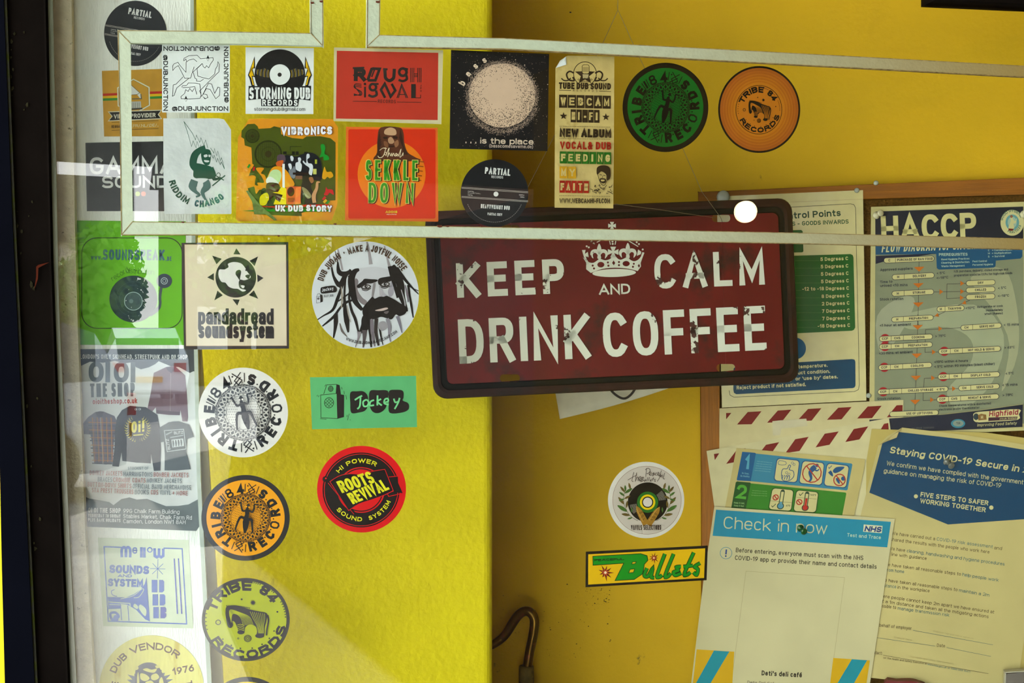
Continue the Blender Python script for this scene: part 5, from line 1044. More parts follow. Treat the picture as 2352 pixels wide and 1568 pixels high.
def zebra_disc(s, px, py, rx, ry, deg, base, ink):
    s.q = rotq(px, py, rx, ry, deg); c = lambda x, y: ((x - 398) / 320, (y - 1099) / 305)
    for t_, a0, a1 in (('TRIBE', -75, 10), ('84', 24, 57)): s.arc(t_, 0, 0, .70, a0, a1, .25, ink, wt=.27)
    s.arc('RECORDS', 0, 0, .95, 238, 100, .22, ink, wt=.27, inward=True)
    for th in (220, 200, 182, 160, 140, 122, 105): a = math.radians(th); s.e('ornament', .7 * math.sin(a + .14), -.7 * math.cos(a + .14), .018, ink)
    for th in list(range(12, 24, 3)) + list(range(38, 46, 3)) + list(range(62, 88, 4)) + list(range(255, 282, 6)):
        a = math.radians(th); p = lambda r_, d: (r_ * math.sin(a + d), -r_ * math.cos(a + d)); s.p('ornament', [p(.92, -.02), p(.92, .02), p(.88, 0)], ink)
    s.star('ornament', *c(450, 975), .075, .035, 14, ink); s.e('ornament', *c(368, 950), .022, ink); s.e('ornament', *c(628, 1042), .022, ink)
    s.r('ornament', *c(197, 1119), .055, .018, ink); s.r('ornament', *c(343, 1237), .018, .01, ink)
    for r_ in (.08, .055, .025): s.r('ornament', *c(412, 1237), r_, .014, ink)
    C_ = lambda *P_: [c(*p) for p in P_]
    s.b('zebra', C_((250, 1040), (262, 1003), (330, 995), (430, 1025), (500, 1040), (552, 1055), (548, 1110), (535, 1160), (530, 1220), (505, 1232), (470, 1225), (480, 1190), (470, 1150), (430, 1135), (395, 1155), (385, 1200), (345, 1200), (340, 1170), (320, 1120), (300, 1110), (305, 1140), (290, 1160), (268, 1150), (255, 1095)), ink)
    for k in range(9): q = k * 15; s.c('stripes', C_((292 - k * 1.5, 1120 - k * 6), (300 - q * .12, 1060 - q * .28), (335 + q * .2, 1042 - q * .12 + 20), (365 + q * .5, 1072 - q * .1 + 20), (378 + q * .62, 1140)), .009, base)
    for k in range(8): s.c('stripes', C_((430 + k * 15, 1040 + k * 2), (452 + k * 12, 1090), (478 + k * 7, 1140), (492 + k * 5, 1200)), .009, base)
    for k in range(4): s.c('stripes', C_((335, 1140 + k * 13), (360, 1133 + k * 13), (388, 1145 + k * 12)), .012, base)
    for k in range(16): s.l('mane', C_((262 + k * 11, 1004 - 4 * math.sin(k / 5) + k * .9), (258 + k * 11, 994 - 6 * math.sin(k / 5) + k * 1.2)), .02, ink)
    s.c('mane', C_((556, 1065), (562, 1110), (550, 1180), (548, 1215)), .035, ink); s.e('hooves', *c(362, 1192), .08, ink, .05); s.e('hooves', *c(498, 1218), .1, ink, .055)
s = Sheet('round_sticker', 'olive green round sticker with a striped zebra, left column on the glass', 'sticker', GL, SO, ell(564.5, 1422.5, 101, 95.5), '22211f', group='round stickers with a zebra', rough=.35)
s.e('disc_field', 564.5, 1422.5, 93.5, '9aa00c', 88.5); zebra_disc(s, 564.5, 1422.5, 101, 95.5, 0, '9aa00c', '201c24'); s.done()
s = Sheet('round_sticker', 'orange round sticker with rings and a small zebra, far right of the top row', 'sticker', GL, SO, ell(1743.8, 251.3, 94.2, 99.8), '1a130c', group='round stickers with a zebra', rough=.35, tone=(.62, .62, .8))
s.e('disc_field', 1743.8, 251.3, 90, 'b8641a', 95.3)
for k, c_ in enumerate(('b0601c', 'bc6a1c', 'b4621a', 'c0701c', 'b66618', 'c47418', 'ba6a18', 'c87a18', 'c07016', 'cc7e18')): s.e('disc_field', 1743.8, 251.3, 87 - k * 3.1, c_, 92 - k * 3.3)
s.e('disc_field', 1743, 252, 53.5, '1c140c', 56.5); s.e('disc_field', 1743, 252, 52.2, 'cc7c18', 55.2); zebra_disc(s, 1743, 251.5, 53, 56, 5, 'cc7c18', '1c160e'); s.done()
s = Sheet('round_sticker', 'yellow round sticker with a black rim, cut off by the bottom edge', 'sticker', GL, SO, ell(568, 1654, 101, 100), '201f1c'); s.e('disc_field', 568, 1654, 90, 'c8ac0c', 89); s.done()
# ================================================================ stickers on the glass, top rows
G1 = 'square and oblong stickers on the glass'
CK = '1d1f22'
s = Sheet('square_sticker', 'white square sticker with two line-drawn figures and handles on all four sides', 'sticker', GL, SO - .0001, [(1540, 422), (2175, 428), (2179, 433), (2178, 1064), (2174, 1068), (1540, 1065), (1536, 1060), (1536, 426)], 'd2d8d6', view=(0, 0, 4.127), rough=.3)
for a in ((1630, 1050, 2163, 1051), (2166, 972, 2166, 442), (2084, 440, 1549, 438), (1548, 520, 1548, 1050)): s.t('@DUBJUNCTION', *a, 44, CK, wt=.2)
for P_ in ([(1740, 572), (1745, 552), (1790, 528), (1868, 522), (1902, 557), (1952, 552), (2018, 545), (2022, 570), (1996, 605), (1978, 642), (1958, 622), (1944, 645), (1926, 630), (1918, 602)], [(1918, 602), (1868, 650), (1874, 720), (1930, 738), (1982, 748)], [(1740, 578), (1762, 560), (1770, 585), (1790, 570), (1835, 558), (1868, 585)], [(1765, 585), (1762, 685), (1705, 618), (1686, 590), (1650, 605), (1636, 625), (1638, 668), (1660, 640), (1690, 622), (1740, 720), (1752, 742), (1806, 740), (1840, 632)], [(1915, 602), (1830, 682), (1848, 742), (1865, 750), (1862, 768), (1900, 770), (1930, 750)], [(1735, 728), (1668, 798), (1642, 805), (1634, 912), (1650, 905), (1676, 832), (1790, 742)], [(1982, 748), (2035, 700), (2042, 655), (2060, 625), (2065, 585), (2079, 610), (2076, 680), (2048, 705), (1892, 862), (1908, 900), (1895, 932), (1800, 938), (1718, 935), (1715, 915), (1750, 885), (1760, 850), (1784, 866), (1798, 838), (1822, 868), (1840, 838)], [(1722, 828), (1730, 812), (1770, 808), (1785, 786), (1850, 788), (1893, 795), (1905, 900)], [(1730, 830), (1790, 828), (1845, 820), (1865, 895)], [(1918, 905), (1955, 840), (1990, 845), (2045, 935), (2080, 905), (2083, 830), (2065, 825), (2035, 885), (2005, 795), (1975, 790), (1925, 890)], [(1905, 915), (1930, 890), (1960, 895), (1970, 925), (1940, 935), (1920, 912), (1950, 938)]): s.l('line_drawing', P_, 4.5, CK)
for x, y in ((1970, 552), (1762, 936)): s.p('line_drawing', [(x, y - 30), (x + 14, y), (x, y + 30), (x - 12, y)], CK); s.p('line_drawing', [(x, y + 2), (x + 9, y + 4), (x, y + 26), (x - 8, y + 4)], 'd2d8d6')
s.done()
s = Sheet('square_sticker', 'white square sticker with a black record between yellow lightning bolts', 'sticker', GL, SO, [(727, 102), (1286, 108), (1282, 648), (727, 646)], 'd2d7d4', view=(360, 80, 3.5636), rough=.35)
s.e('record', 1008, 325, 207, '151515')
for sg in (-1, 1):
    for k in range(11): c_ = ('b89c1c', '8c8a84', '3a3626')[k % 3]; s.r('grooves', 1008, 325, 98 + k * 9.5, 3.2, c_, a0=sg * (104 - k * 1.5), a1=sg * (68 + k * 3.2 * (k > 5) * .3))
    X = lambda x: 1008 + sg * x
    s.p('lightning_bolt', [(X(207), 175), (X(262), 330), (X(250), 355), (X(232), 420), (X(206), 420), (X(224), 342), (X(204), 348), (X(226), 275), (X(202), 275)], '1a1a18'); s.p('lightning_bolt', [(X(213), 200), (X(254), 328), (X(236), 352), (X(222), 410), (X(212), 410), (X(232), 334), (X(214), 338), (X(236), 266), (X(212), 266)], 'd0a80c')
s.e('centre_label', 1008, 325, 84, 'd2d7d4'); s.e('centre_label', 1006, 326, 17, '201c1a')
s.p('name_plate', [(752, 418), (860, 420), (1008, 436), (1160, 420), (1263, 417), (1257, 538), (1165, 526), (1155, 586), (855, 583), (853, 524), (750, 533)], '1a1b1d')
s.t('STORMING DUB', 757, 525, 1256, 527, 96, 'd8dcda', wt=.17, gap=.07); s.t('RECORDS', 863, 578, 1152, 580, 48, 'd8dcda', wt=.2, gap=.25); s.t('stormingdub@gmail.com', 797, 621, 1215, 622, 30, '2a2a2a', wt=.11); s.done()
# wrinkled white sticker with an ape
s = Sheet('oblong_sticker', 'wrinkled glossy white sticker with a green dancing ape under lightning', 'sticker', GL, SO, [(54, 683), (508, 683), (550, 692), (582, 735), (608, 775), (612, 1460), (606, 1466), (62, 1465), (54, 1100)], 'bcc2c0', view=(360, 80, 3.5636), rough=.16, bump=.9, bscale=34, spec=.7)
GN = '1b4636'
s.l('lightning', [(222, 708), (292, 805), (318, 860), (324, 820), (352, 880), (362, 842), (386, 905), (400, 860), (418, 925)], 4, GN); s.l('lightning', [(222, 708), (250, 790), (285, 915), (298, 868), (322, 925), (330, 872), (352, 935), (362, 900)], 4, GN)
s.l('lightning', [(440, 925), (468, 968), (472, 930), (492, 990), (500, 950), (520, 1030), (530, 1005), (555, 1098)], 4, GN); s.l('lightning', [(440, 960), (462, 1010), (470, 985), (490, 1040), (498, 1010), (520, 1062), (528, 1040), (555, 1098)], 4, GN)
s.lv('ape', [(400, 930), (345, 950), (310, 990), (298, 1060), (330, 1100)], [60, 50, 60, 60, 60], GN); s.b('ape', [(365, 960), (400, 935), (440, 950), (440, 1030), (425, 1065), (390, 1060), (368, 1020)], GN); s.b('ape', [(292, 1060), (330, 1050), (420, 1070), (455, 1090), (470, 1160), (430, 1180), (310, 1170), (300, 1110)], GN)
s.lv('ape', [(440, 1090), (465, 1140), (470, 1180), (530, 1170)], [50, 40, 26, 14], GN); s.l('ape', [(455, 1235), (560, 1150)], 10, GN); s.l('ape', [(480, 1150), (550, 1190)], 8, GN); s.c('ape', [(460, 1190), (500, 1130), (520, 1150), (490, 1190)], 5, GN); s.lv('ape', [(310, 1190), (295, 1240), (315, 1280), (350, 1310), (320, 1325)], [60, 70, 30, 18, 14], '3c5c58'); s.lv('ape', [(400, 1190), (410, 1240), (375, 1290), (400, 1350)], [50, 64, 34, 14], '3c5c58')
for P_ in ([(385, 985), (410, 978), (415, 995), (392, 1002)], [(425, 980), (440, 985), (436, 1000), (424, 996)], [(388, 1025), (430, 1030), (420, 1042), (395, 1040)], [(325, 1175), (420, 1178), (370, 1215), (350, 1200)]): s.b('ape_face', P_, 'bcc2c0')
s.arc('RIDDIM', 372, 1130, 285, 256, 205, 54, GN, inward=True, wt=.24, jit=.06); s.arc('CHANGO', 372, 1130, 278, 194, 138, 56, '2c5a5c', inward=True, wt=.24, jit=.06); s.done()
# record sleeve sticker
s = Sheet('square_sticker', 'wrinkled glossy orange and olive sleeve sticker with cut corners and musicians', 'sticker', GL, SO, [(250, 82), (400, 74), (1408, 80), (1485, 190), (1478, 1262), (1400, 1478), (1385, 1485), (100, 1497), (72, 1465), (100, 335)], 'c4800c', view=(530, 260, 6.03), rough=.15, bump=.7, bscale=30, spec=.65)
OV = '3d470e'
s.p('olive_field', [(235, 150), (330, 145), (372, 180), (385, 216), (550, 206), (600, 180), (690, 200), (700, 290), (850, 342), (1000, 355), (1050, 320), (1240, 318), (1380, 345), (1452, 405), (1450, 1205), (1370, 1210), (1300, 1260), (1250, 1300), (980, 1380), (985, 1425), (600, 1410), (325, 1398), (300, 1240), (235, 1040), (330, 1010), (350, 880), (250, 870), (300, 720), (285, 475), (195, 445), (185, 355), (145, 330), (150, 240)], OV)
for cx, cy, r_ in ((520, 565, 192), (300, 315, 98)):
    s.e('loudspeaker', cx, cy, r_, '23280a'); s.e('loudspeaker', cx, cy, r_ * .88, '39420f'); s.r('loudspeaker', cx, cy, r_ * .5, 6, '2a2f0a'); s.e('loudspeaker', cx, cy, r_ * .24, '33290e')
    for k in range(-6, 7):
        d = r_ * k / 7; h_ = math.sqrt(max(0, (r_ * .88) ** 2 - d * d)) * .98; s.l('loudspeaker', [(cx + d, cy - h_), (cx + d, cy + h_)], 3.5, '23280a'); s.l('loudspeaker', [(cx - h_, cy + d), (cx + h_, cy + d)], 3.5, '23280a')
s.b('paint_blots', [(240, 880), (340, 870), (330, 980), (380, 1000), (370, 960), (460, 960), (430, 880), (400, 840), (350, 760), (460, 760), (420, 830), (480, 870), (500, 1040), (400, 1060), (350, 1115), (320, 1010), (235, 1030)], 'c07c10')
for P_, c_ in (([(225, 745), (255, 700), (275, 715), (245, 765)], '1f7a1c'), ([(270, 745), (300, 700), (322, 715), (290, 770)], 'c47e0e'), ([(300, 790), (315, 740), (340, 745), (325, 800)], 'a0181a'), ([(1262, 1190), (1300, 1145), (1325, 1165), (1285, 1205)], 'a8201c'), ([(1275, 1225), (1315, 1185), (1338, 1210), (1300, 1250)], 'c49a10'), ([(1315, 1250), (1350, 1205), (1378, 1220), (1340, 1258)], '1f7a1c')): s.p('paint_blots', P_, c_)
s.b('paint_blots', [(1245, 440), (1290, 430), (1310, 480), (1300, 560), (1350, 590), (1360, 640), (1290, 650), (1280, 600), (1230, 610), (1255, 540)], '0d7a20'); s.b('paint_blots', [(1300, 740), (1330, 810), (1390, 810), (1420, 870), (1370, 900), (1340, 880), (1300, 915), (1262, 885), (1280, 800)], 'c08a14'); s.b('paint_blots', [(1320, 1018), (1340, 1050), (1410, 1060), (1425, 1130), (1370, 1100), (1340, 1135), (1290, 1130), (1310, 1080)], 'a8181a')
for x, y, w_, h_ in ((820, 458, 160, 6), (820, 458, 6, 55), (725, 530, 48, 36), (848, 528, 40, 42), (900, 528, 40, 42), (1018, 535, 50, 40), (760, 570, 300, 6)): s.rect('crowd', x, y, x + w_, y + h_, '15170c')
s.b('crowd', [(740, 590), (900, 600), (1010, 560), (1100, 545), (1190, 580), (1250, 680), (1262, 900), (1180, 930), (1000, 900), (860, 900), (760, 800)], '14161c')
for P_ in ([(825, 600), (850, 590), (870, 620), (860, 660), (835, 655)], [(930, 620), (960, 612), (975, 640), (965, 680), (985, 720), (972, 800), (940, 800), (900, 770), (900, 690), (935, 670)], [(1050, 575), (1085, 565), (1092, 610), (1060, 640), (1075, 690), (1120, 700), (1140, 750), (1120, 860), (1080, 830), (1090, 760), (1040, 720), (1000, 680), (1005, 655), (1045, 690)], [(795, 705), (835, 700), (845, 760), (820, 775)]): s.b('crowd', P_, 'c4cad0')
s.b('crowd', [(800, 790), (850, 770), (880, 730), (900, 800), (885, 900), (830, 880)], '6a7078'); s.rect('crowd', 1140, 770, 1188, 845, 'b4b45c'); s.rect('crowd', 1165, 640, 1195, 700, '9aa030'); s.rect('crowd', 895, 865, 990, 915, '6a4c34'); s.rect('crowd', 860, 820, 1080, 850, '2a1c14')
s.b('musician', [(640, 600), (680, 570), (740, 580), (760, 640), (740, 690), (700, 700), (650, 690)], '4a3a44'); s.b('musician', [(640, 670), (725, 650), (720, 700), (690, 745), (630, 720)], 'b0501c')
s.b('musician', [(590, 745), (690, 740), (770, 790), (830, 880), (880, 1000), (700, 1030), (660, 980), (500, 960), (530, 830)], 'c4820e'); s.b('musician', [(560, 800), (640, 780), (695, 820), (695, 900), (650, 970), (500, 960), (510, 900)], 'a8c48c'); s.b('musician', [(500, 900), (560, 880), (660, 960), (640, 990), (500, 970)], 'c8d0c4'); s.rect('musician', 715, 700, 748, 1040, 'd0d4d0')
s.b('musician', [(500, 970), (660, 975), (670, 1060), (740, 1050), (690, 1180), (640, 1220), (600, 1140), (540, 1200), (500, 1120)], '3a0c14'); s.p('musician', [(580, 1095), (655, 1090), (700, 1020), (770, 1040), (768, 1262), (590, 1262), (620, 1190), (680, 1230), (720, 1130)], 'd0bc0c'); s.b('musician', [(430, 1050), (480, 1040), (490, 1100), (460, 1180), (425, 1130)], '1c1a12'); s.b('musician', [(410, 1150), (500, 1100), (530, 1180), (480, 1270), (405, 1262)], 'c0b40c'); s.b('musician', [(510, 1220), (560, 1200), (600, 1280), (560, 1330), (500, 1310)], '1a1a14')
s.p('speaker_box', [(768, 1030), (820, 1010), (975, 1015), (968, 1255), (890, 1262), (772, 1262)], 'b85020'); s.p('speaker_box', [(900, 1030), (975, 1015), (968, 1255), (893, 1262)], 'd06a30'); s.e('speaker_box', 832, 1085, 50, '3c140c', 65); s.rect('speaker_box', 790, 1170, 885, 1230, '8a3414')
s.b('singer', [(1000, 870), (1080, 850), (1140, 880), (1150, 960), (1110, 1000), (1140, 1100), (1190, 1200), (1150, 1260), (980, 1262), (975, 1030), (990, 950)], '1e2214'); s.b('singer', [(1085, 890), (1130, 885), (1150, 940), (1120, 970), (1090, 930)], '8a5c34'); s.lv('singer', [(1240, 955), (1200, 960), (1190, 1040), (1150, 1140), (1160, 1240)], [10, 34, 40, 56, 50], 'b08458'); s.b('singer', [(990, 1020), (1060, 1060), (1115, 1150), (1060, 1180), (1000, 1080)], '7c7a50')
s.p('stripes', [(420, 1285), (600, 1290), (1080, 1262), (1360, 1262), (1360, 1290), (640, 1305), (420, 1297)], 'a8100c'); s.p('stripes', [(150, 1350), (500, 1330), (1100, 1325), (1360, 1335), (1360, 1360), (1080, 1365), (600, 1360), (300, 1358)], '0c7018')
for t_, a in (('VIBRONICS', (692, 300, 1410, 305)), ('UK DUB STORY', (610, 1360, 1405, 1368))):
    random.seed(4); s.t(t_, *a, 124 if t_[0] == 'V' else 98, '5a1c10', wt=.32, gap=.1, jit=.08); random.seed(4); s.t(t_, a[0] + 6, a[1] - 6, a[2] - 6, a[3] - 6, 112 if t_[0] == 'V' else 86, 'dcdce0', wt=.27, gap=.14, jit=.08)
s.p('torn_strip', [(210, 1075), (240, 1068), (400, 1260), (560, 1400), (640, 1480), (600, 1482), (480, 1395), (330, 1400), (300, 1230)], '5a6a38')
s.o.data.materials[0] = s.o.data.materials[0]; s.ink['rough'] = .2; s.done()
# red card with two rows of mixed lettering
s = Sheet('oblong_sticker', 'brick red oblong sticker with a cream border and mixed black lettering', 'sticker', GL, SO, [(97, 103), (990, 125), (975, 730), (93, 705)], 'bdb48e', view=(740, 80, 3.5625))
s.p('red_panel', [(120, 130), (950, 147), (945, 697), (112, 685)], 'a22e1e')
K2 = '25201c'
s.tw('R', 258, 378, 1, .02, 108, K2, wt=.3); s.l('lettering', [(250, 272), (345, 268)], 14, K2); s.l('lettering', [(252, 330), (345, 332)], 10, K2)
s.l('lettering', [(372, 372), (405, 280), (425, 275)], 24, K2); s.l('lettering', [(372, 372), (435, 372), (470, 278), (410, 276)], 22, K2); s.l('lettering', [(405, 345), (428, 285)], 12, K2)
s.c('lettering', [(512, 278), (515, 320), (520, 355), (550, 375), (582, 355), (588, 320), (590, 278)], 26, K2); s.l('lettering', [(498, 280), (535, 282)], 16, K2)
s.r('lettering', 660, 305, 30, 22, K2); s.l('lettering', [(660, 272), (702, 282)], 16, K2); s.c('lettering', [(688, 330), (692, 362), (660, 378), (625, 368)], 20, K2)
for x in (724, 737, 750, 782, 795, 808): s.l('lettering', [(x, 270), (x, 388)], 6, K2)
for y in (318, 330, 342): s.l('lettering', [(750, y), (782, y)], 6, K2)
for k in (0, 12, 24): s.c('lettering', [(322, 405 + k), (275, 400 + k * .9), (262 + k * .4, 430), (320 - k * .8, 465 + k * .2), (315 - k * .4, 495 - k * .3), (258, 488 + k * .6 - 6)], 6, K2)
s.l('lettering', [(350, 425), (350, 512)], 15, K2); s.e('lettering', 350, 402, 10, K2)
s.r('lettering', 415, 428, 26, 20, K2); s.l('lettering', [(415, 400), (462, 402)], 14, K2); s.c('lettering', [(440, 455), (445, 490), (412, 505), (378, 492)], 20, K2)
s.l('lettering', [(515, 515), (480, 450), (512, 400), (560, 505), (598, 455), (568, 400)], 20, K2)
for k in (0, 12): s.l('lettering', [(612 + k, 516), (650, 402 + k * 1.6), (700 - k, 516)], 7, K2)
s.l('lettering', [(632, 488), (682, 488)], 7, K2); s.p('lettering', [(728, 402), (765, 402), (765, 518), (728, 518)], K2); s.l('lettering', [(765, 516), (805, 516), (805, 490)], 5, K2)
for k, ch in enumerate('JPN'): s.one(ch, 808, 415 + k * 22, 9, 15, 0, K2)
s.t('RECORDS', 456, 556, 602, 560, 28, K2, wt=.12, gap=.25); s.l('lettering', [(250, 543), (447, 546)], 4, K2); s.l('lettering', [(613, 549), (812, 552)], 4, K2); s.done()
# orange sticker
s = Sheet('square_sticker', 'scarlet square sticker with an orange disc and tall green lettering', 'sticker', GL, SO, [(195, 752), (945, 760), (950, 1524), (944, 1528), (187, 1517)], 'c05a14', view=(740, 80, 3.5625))
s.p('scarlet_panel', rrect(214, 772, 928, 1503, 16), 'b82808'); s.e('orange_disc', 568, 1140, 278, 'c8680c', 276)
HB = '4a2614'
s.b('bearded_head', [(480, 757), (630, 757), (665, 800), (672, 880), (700, 960), (760, 1000), (790, 1030), (440, 1030), (450, 960), (452, 850)], HB)
for P_, c_ in (([(515, 775), (560, 757), (600, 775), (605, 815), (560, 822), (510, 810)], 'b08c6a'), ([(540, 850), (565, 835), (590, 870), (575, 890), (545, 885)], 'a07c5c'), ([(500, 835), (535, 832), (530, 850), (505, 850)], '24140c'), ([(580, 828), (615, 832), (612, 850), (585, 846)], '24140c'), ([(505, 870), (535, 880), (540, 920), (510, 910)], '6a4428'), ([(590, 880), (620, 860), (625, 900), (600, 920)], '7a5438'), ([(545, 905), (590, 905), (585, 918), (550, 918)], '2a150c')): s.b('bearded_head', P_, c_)
for k in range(6): s.lv('bearded_head', [(470 + k * 3, 790 + k * 20), (458 + k * 2, 880 + k * 10), (450 + k * 6, 1000)], [6, 9, 5], '2e180e'); s.lv('bearded_head', [(640 - k * 2, 775 + k * 12), (655, 860 + k * 8), (670 + k * 6, 980)], [5, 9, 5], '2e180e')
for k in range(5): s.l('drop_shadow', [(785, 1035 + k * 38), (835 - k * 6, 1040 + k * 38)], 8, '7a3c0c')
SH = '3c200c'
for dx, col, wt, g_ in ((9, SH, .2, .13), (0, 'c4b458', .185, .12)):
    s.t('SEKKLE', 350 + dx, 1192 + dx * .6, 786 + dx, 1196 + dx * .6, 174, col, wt=wt, gap=g_); s.t('DOWN', 374 + dx, 1378 + dx * .6, 754 + dx, 1382 + dx * .6, 174, col, wt=wt, gap=g_)
s.t('SEKKLE', 356, 1187, 780, 1191, 164, '2f7c18', wt=.13, gap=.18); s.t('DOWN', 380, 1373, 748, 1377, 164, '2f7c18', wt=.13, gap=.18)
WS = 'd8c8a4'
s.c('signature', [(505, 930), (520, 928), (500, 990), (470, 1005), (455, 990)], 5, WS); s.c('signature', [(515, 985), (510, 965), (525, 962), (522, 988), (540, 940), (548, 930), (535, 998), (550, 965), (560, 990), (570, 968), (572, 992), (585, 968), (592, 990), (605, 968), (612, 985), (600, 992), (618, 975), (622, 992), (645, 935), (635, 998), (650, 990), (662, 965), (660, 990)], 4.5, WS); s.c('signature', [(470, 945), (500, 925), (530, 930)], 4, WS)
s.t('ADDIS', 518, 1458, 615, 1458, 20, 'c8a01c', wt=.3); s.t('RECORDS', 527, 1472, 608, 1472, 7, WS, wt=.2); s.done()
# black planet sticker
s = Sheet('square_sticker', 'black square sticker with a stippled pale pink planet', 'sticker', GL, SO, [(57, 52), (860, 85), (847, 880), (45, 860)], '131214', view=(1020, 100, 3.5654), rough=.4)
PK = 'c2a890'; rn = random.Random(11); sq = lambda x, y, r_: [(x - r_, y), (x, y - r_), (x + r_, y), (x, y + r_)]
s.e('planet', 475, 425, 272, PK, 262)
V2, F2 = [], []
for i in range(5200):
    a = rn.random() * math.tau; r_ = math.sqrt(rn.random()); x, y = 473 + 303 * r_ * math.cos(a), 435 + 300 * r_ * math.sin(a)
    d = math.hypot((x - 462) / 290, (y - 385) / 330)
    if rn.random() < max(0, (d - .28)) ** 1.5 * 1.25: q = sq(x, y, 3.4); b_ = len(V2); V2 += q; F2.append((b_, b_ + 1, b_ + 2, b_ + 3))
s.add('stipple', V2, F2, '181416')
V2, F2 = [], []
for i in range(2600):
    a = rn.random() * math.tau; r_ = 1 + rn.gauss(0, .05) + (.03 if math.sin(a) > .3 else -.02); x, y = 473 + 285 * r_ * math.cos(a), 430 + 280 * r_ * math.sin(a)
    b_ = len(V2); V2 += sq(x, y, 2.6); F2.append((b_, b_ + 1, b_ + 2, b_ + 3))
for i in range(420): x, y = rn.uniform(60, 845), rn.uniform(70, 855); b_ = len(V2); r_ = rn.choice((1.4, 1.4, 2, 3)); V2 += sq(x, y, r_); F2.append((b_, b_ + 1, b_ + 2, b_ + 3))
s.add('stipple', V2, F2, 'a08c7c')
for x, y in ((500, 115), (585, 133), (660, 175), (848, 335)): s.p('stipple', sq(x, y, 5), 'c8b49c')
for ch, x, y, an in (('b', 147, 318, -60), ('a', 195, 243, -48), ('s', 255, 178, -40), ('s', 328, 130, -30)): s.one(ch, x, y + 4, 32, 56 if ch == 'b' else 50, an, 'd0bca4', wt=.2)
s.t('. . . is the place', 175, 815, 733, 828, 48, 'cdbaa4', wt=.17); s.t('(basscomesaveme.de)', 370, 850, 728, 858, 28, 'c0aea0', wt=.13); s.done()
# tall crumpled sticker
PM = 'b8a468'
s = Sheet('tall_sticker', 'tall crumpled cream sticker with stacked stencil words, top left corner peeling', 'sticker', GL, SO, [(165, 82), (182, 74), (400, 76), (623, 83), (620, 800), (613, 1520), (330, 1516), (57, 1513), (60, 800), (66, 190), (110, 120)], PM, view=(1260, 110, 4.126), rough=.4, var=.12, scale=60, bump=1.0, bscale=45, dirt='8a7434', dthr=(.58, .72), dscale=35)
K3 = '2c2014'
s.p('peeled_corner', [(165, 82), (160, 152), (68, 190), (110, 120)], 'c8ccc4')
s.r('emblem', 345, 245, 108, 7, K3, 113); s.star('emblem', 345, 255, 100, 42, 5, K3); s.p('emblem', rrect(318, 160, 385, 245, 18), PM); s.l('emblem', rrect(318, 160, 385, 245, 18), 5, K3, closed=True)
for k in range(5): s.l('emblem', [(328 + k * 12, 180), (327 + k * 12, 228)], 4, K3)
s.p('emblem', [(322, 248), (380, 250), (374, 290), (325, 288)], 'a89a70')
for k in range(9): s.l('emblem', [(345 + 30 * math.sin(k * .35 - 1.4) * 2.4, 300 - 20 * math.cos(k * .35 - 1.4)), (345 + 8 * (k - 4), 325)], 4, K3)
for sg in (-1, 1): X = lambda x: 341 + sg * x; s.c('emblem', [(X(100), 240), (X(140), 222), (X(170), 250), (X(150), 300), (X(100), 310), (X(112), 275)], 15, K3); s.c('emblem', [(X(220), 288), (X(195), 308), (X(160), 308), (X(130), 285)], 11, K3)
s.t('TUBE DUB SOUND', 97, 388, 590, 396, 62, K3, wt=.24, gap=.07); s.t('RECORDS', 232, 412, 462, 417, 20, K3, wt=.12, gap=1.2); s.l('lettering', [(100, 400), (213, 403)], 5, K3); s.l('lettering', [(480, 409), (592, 413)], 5, K3)
def tiles(word, x0, x1, y0, y1, dy, col, skip=0):
    n_ = len(word); w_ = (x1 - x0) / n_
    for i, ch in enumerate(word):
        a = x0 + i * w_; y = y0 + dy * i / n_; s.p('letter_blocks', [(a + 2, y), (a + w_ - 3, y + 1), (a + w_ - 3, y + y1 - y0), (a + 2, y + y1 - y0 - 1)], col)
        s.one(ch, a + w_ / 2, y + (y1 - y0) / 2, w_ * (.62 if ch not in 'I-' else .4), (y1 - y0) * .6, 1, PM, wt=.2 if i % 2 else .26)
tiles('WEBCAM', 98, 592, 443, 567, 11, K3); tiles('HI-FI', 207, 485, 582, 705, 6, K3); s.star('emblem', 141, 645, 37, 15, 5, K3); s.star('emblem', 543, 655, 37, 15, 5, K3)
for a, b in ((742, 750), (858, 866), (1400, 1406)):
    for k in range(30): s.l('rules', [(104 + k * 16.2, a + (b - a) * k / 30), (114 + k * 16.2, a + (b - a) * k / 30)], 4, K3)
s.t('NEW ALBUM', 104, 842, 593, 852, 80, K3, wt=.26, gap=.08); s.t('VOCAL& DUB', 108, 958, 593, 964, 72, '8c1a0c', wt=.22); tiles('FEEDING', 104, 595, 980, 1095, 9, '1c5a14'); tiles('MY', 102, 264, 1122, 1236, 4, 'b08418'); tiles('FAITH', 102, 384, 1256, 1372, 5, '8c1a10')
s.b('portrait', [(455, 1180), (462, 1130), (510, 1112), (570, 1125), (588, 1180), (580, 1240), (550, 1252), (545, 1200), (500, 1170), (465, 1200)], K3); s.c('portrait', [(465, 1195), (480, 1250), (500, 1290), (530, 1300), (555, 1250)], 5, K3); s.b('portrait', [(490, 1235), (540, 1240), (540, 1275), (505, 1280), (485, 1260)], K3); s.b('portrait', [(498, 1248), (530, 1250), (525, 1262), (500, 1262)], PM); s.l('portrait', [(485, 1200), (505, 1205)], 6, K3); s.l('portrait', [(520, 1205), (540, 1212)], 6, K3); s.l('portrait', [(515, 1208), (508, 1232)], 4, K3)
rn = random.Random(2)
for k in range(26): x, y = rn.uniform(400, 605), rn.uniform(1305, 1375); s.c('portrait', [(x, y), (x + rn.uniform(-22, 22), y + rn.uniform(-10, 14)), (x + rn.uniform(-20, 20), y + rn.uniform(0, 16))], rn.uniform(3, 7), K3, n=2)
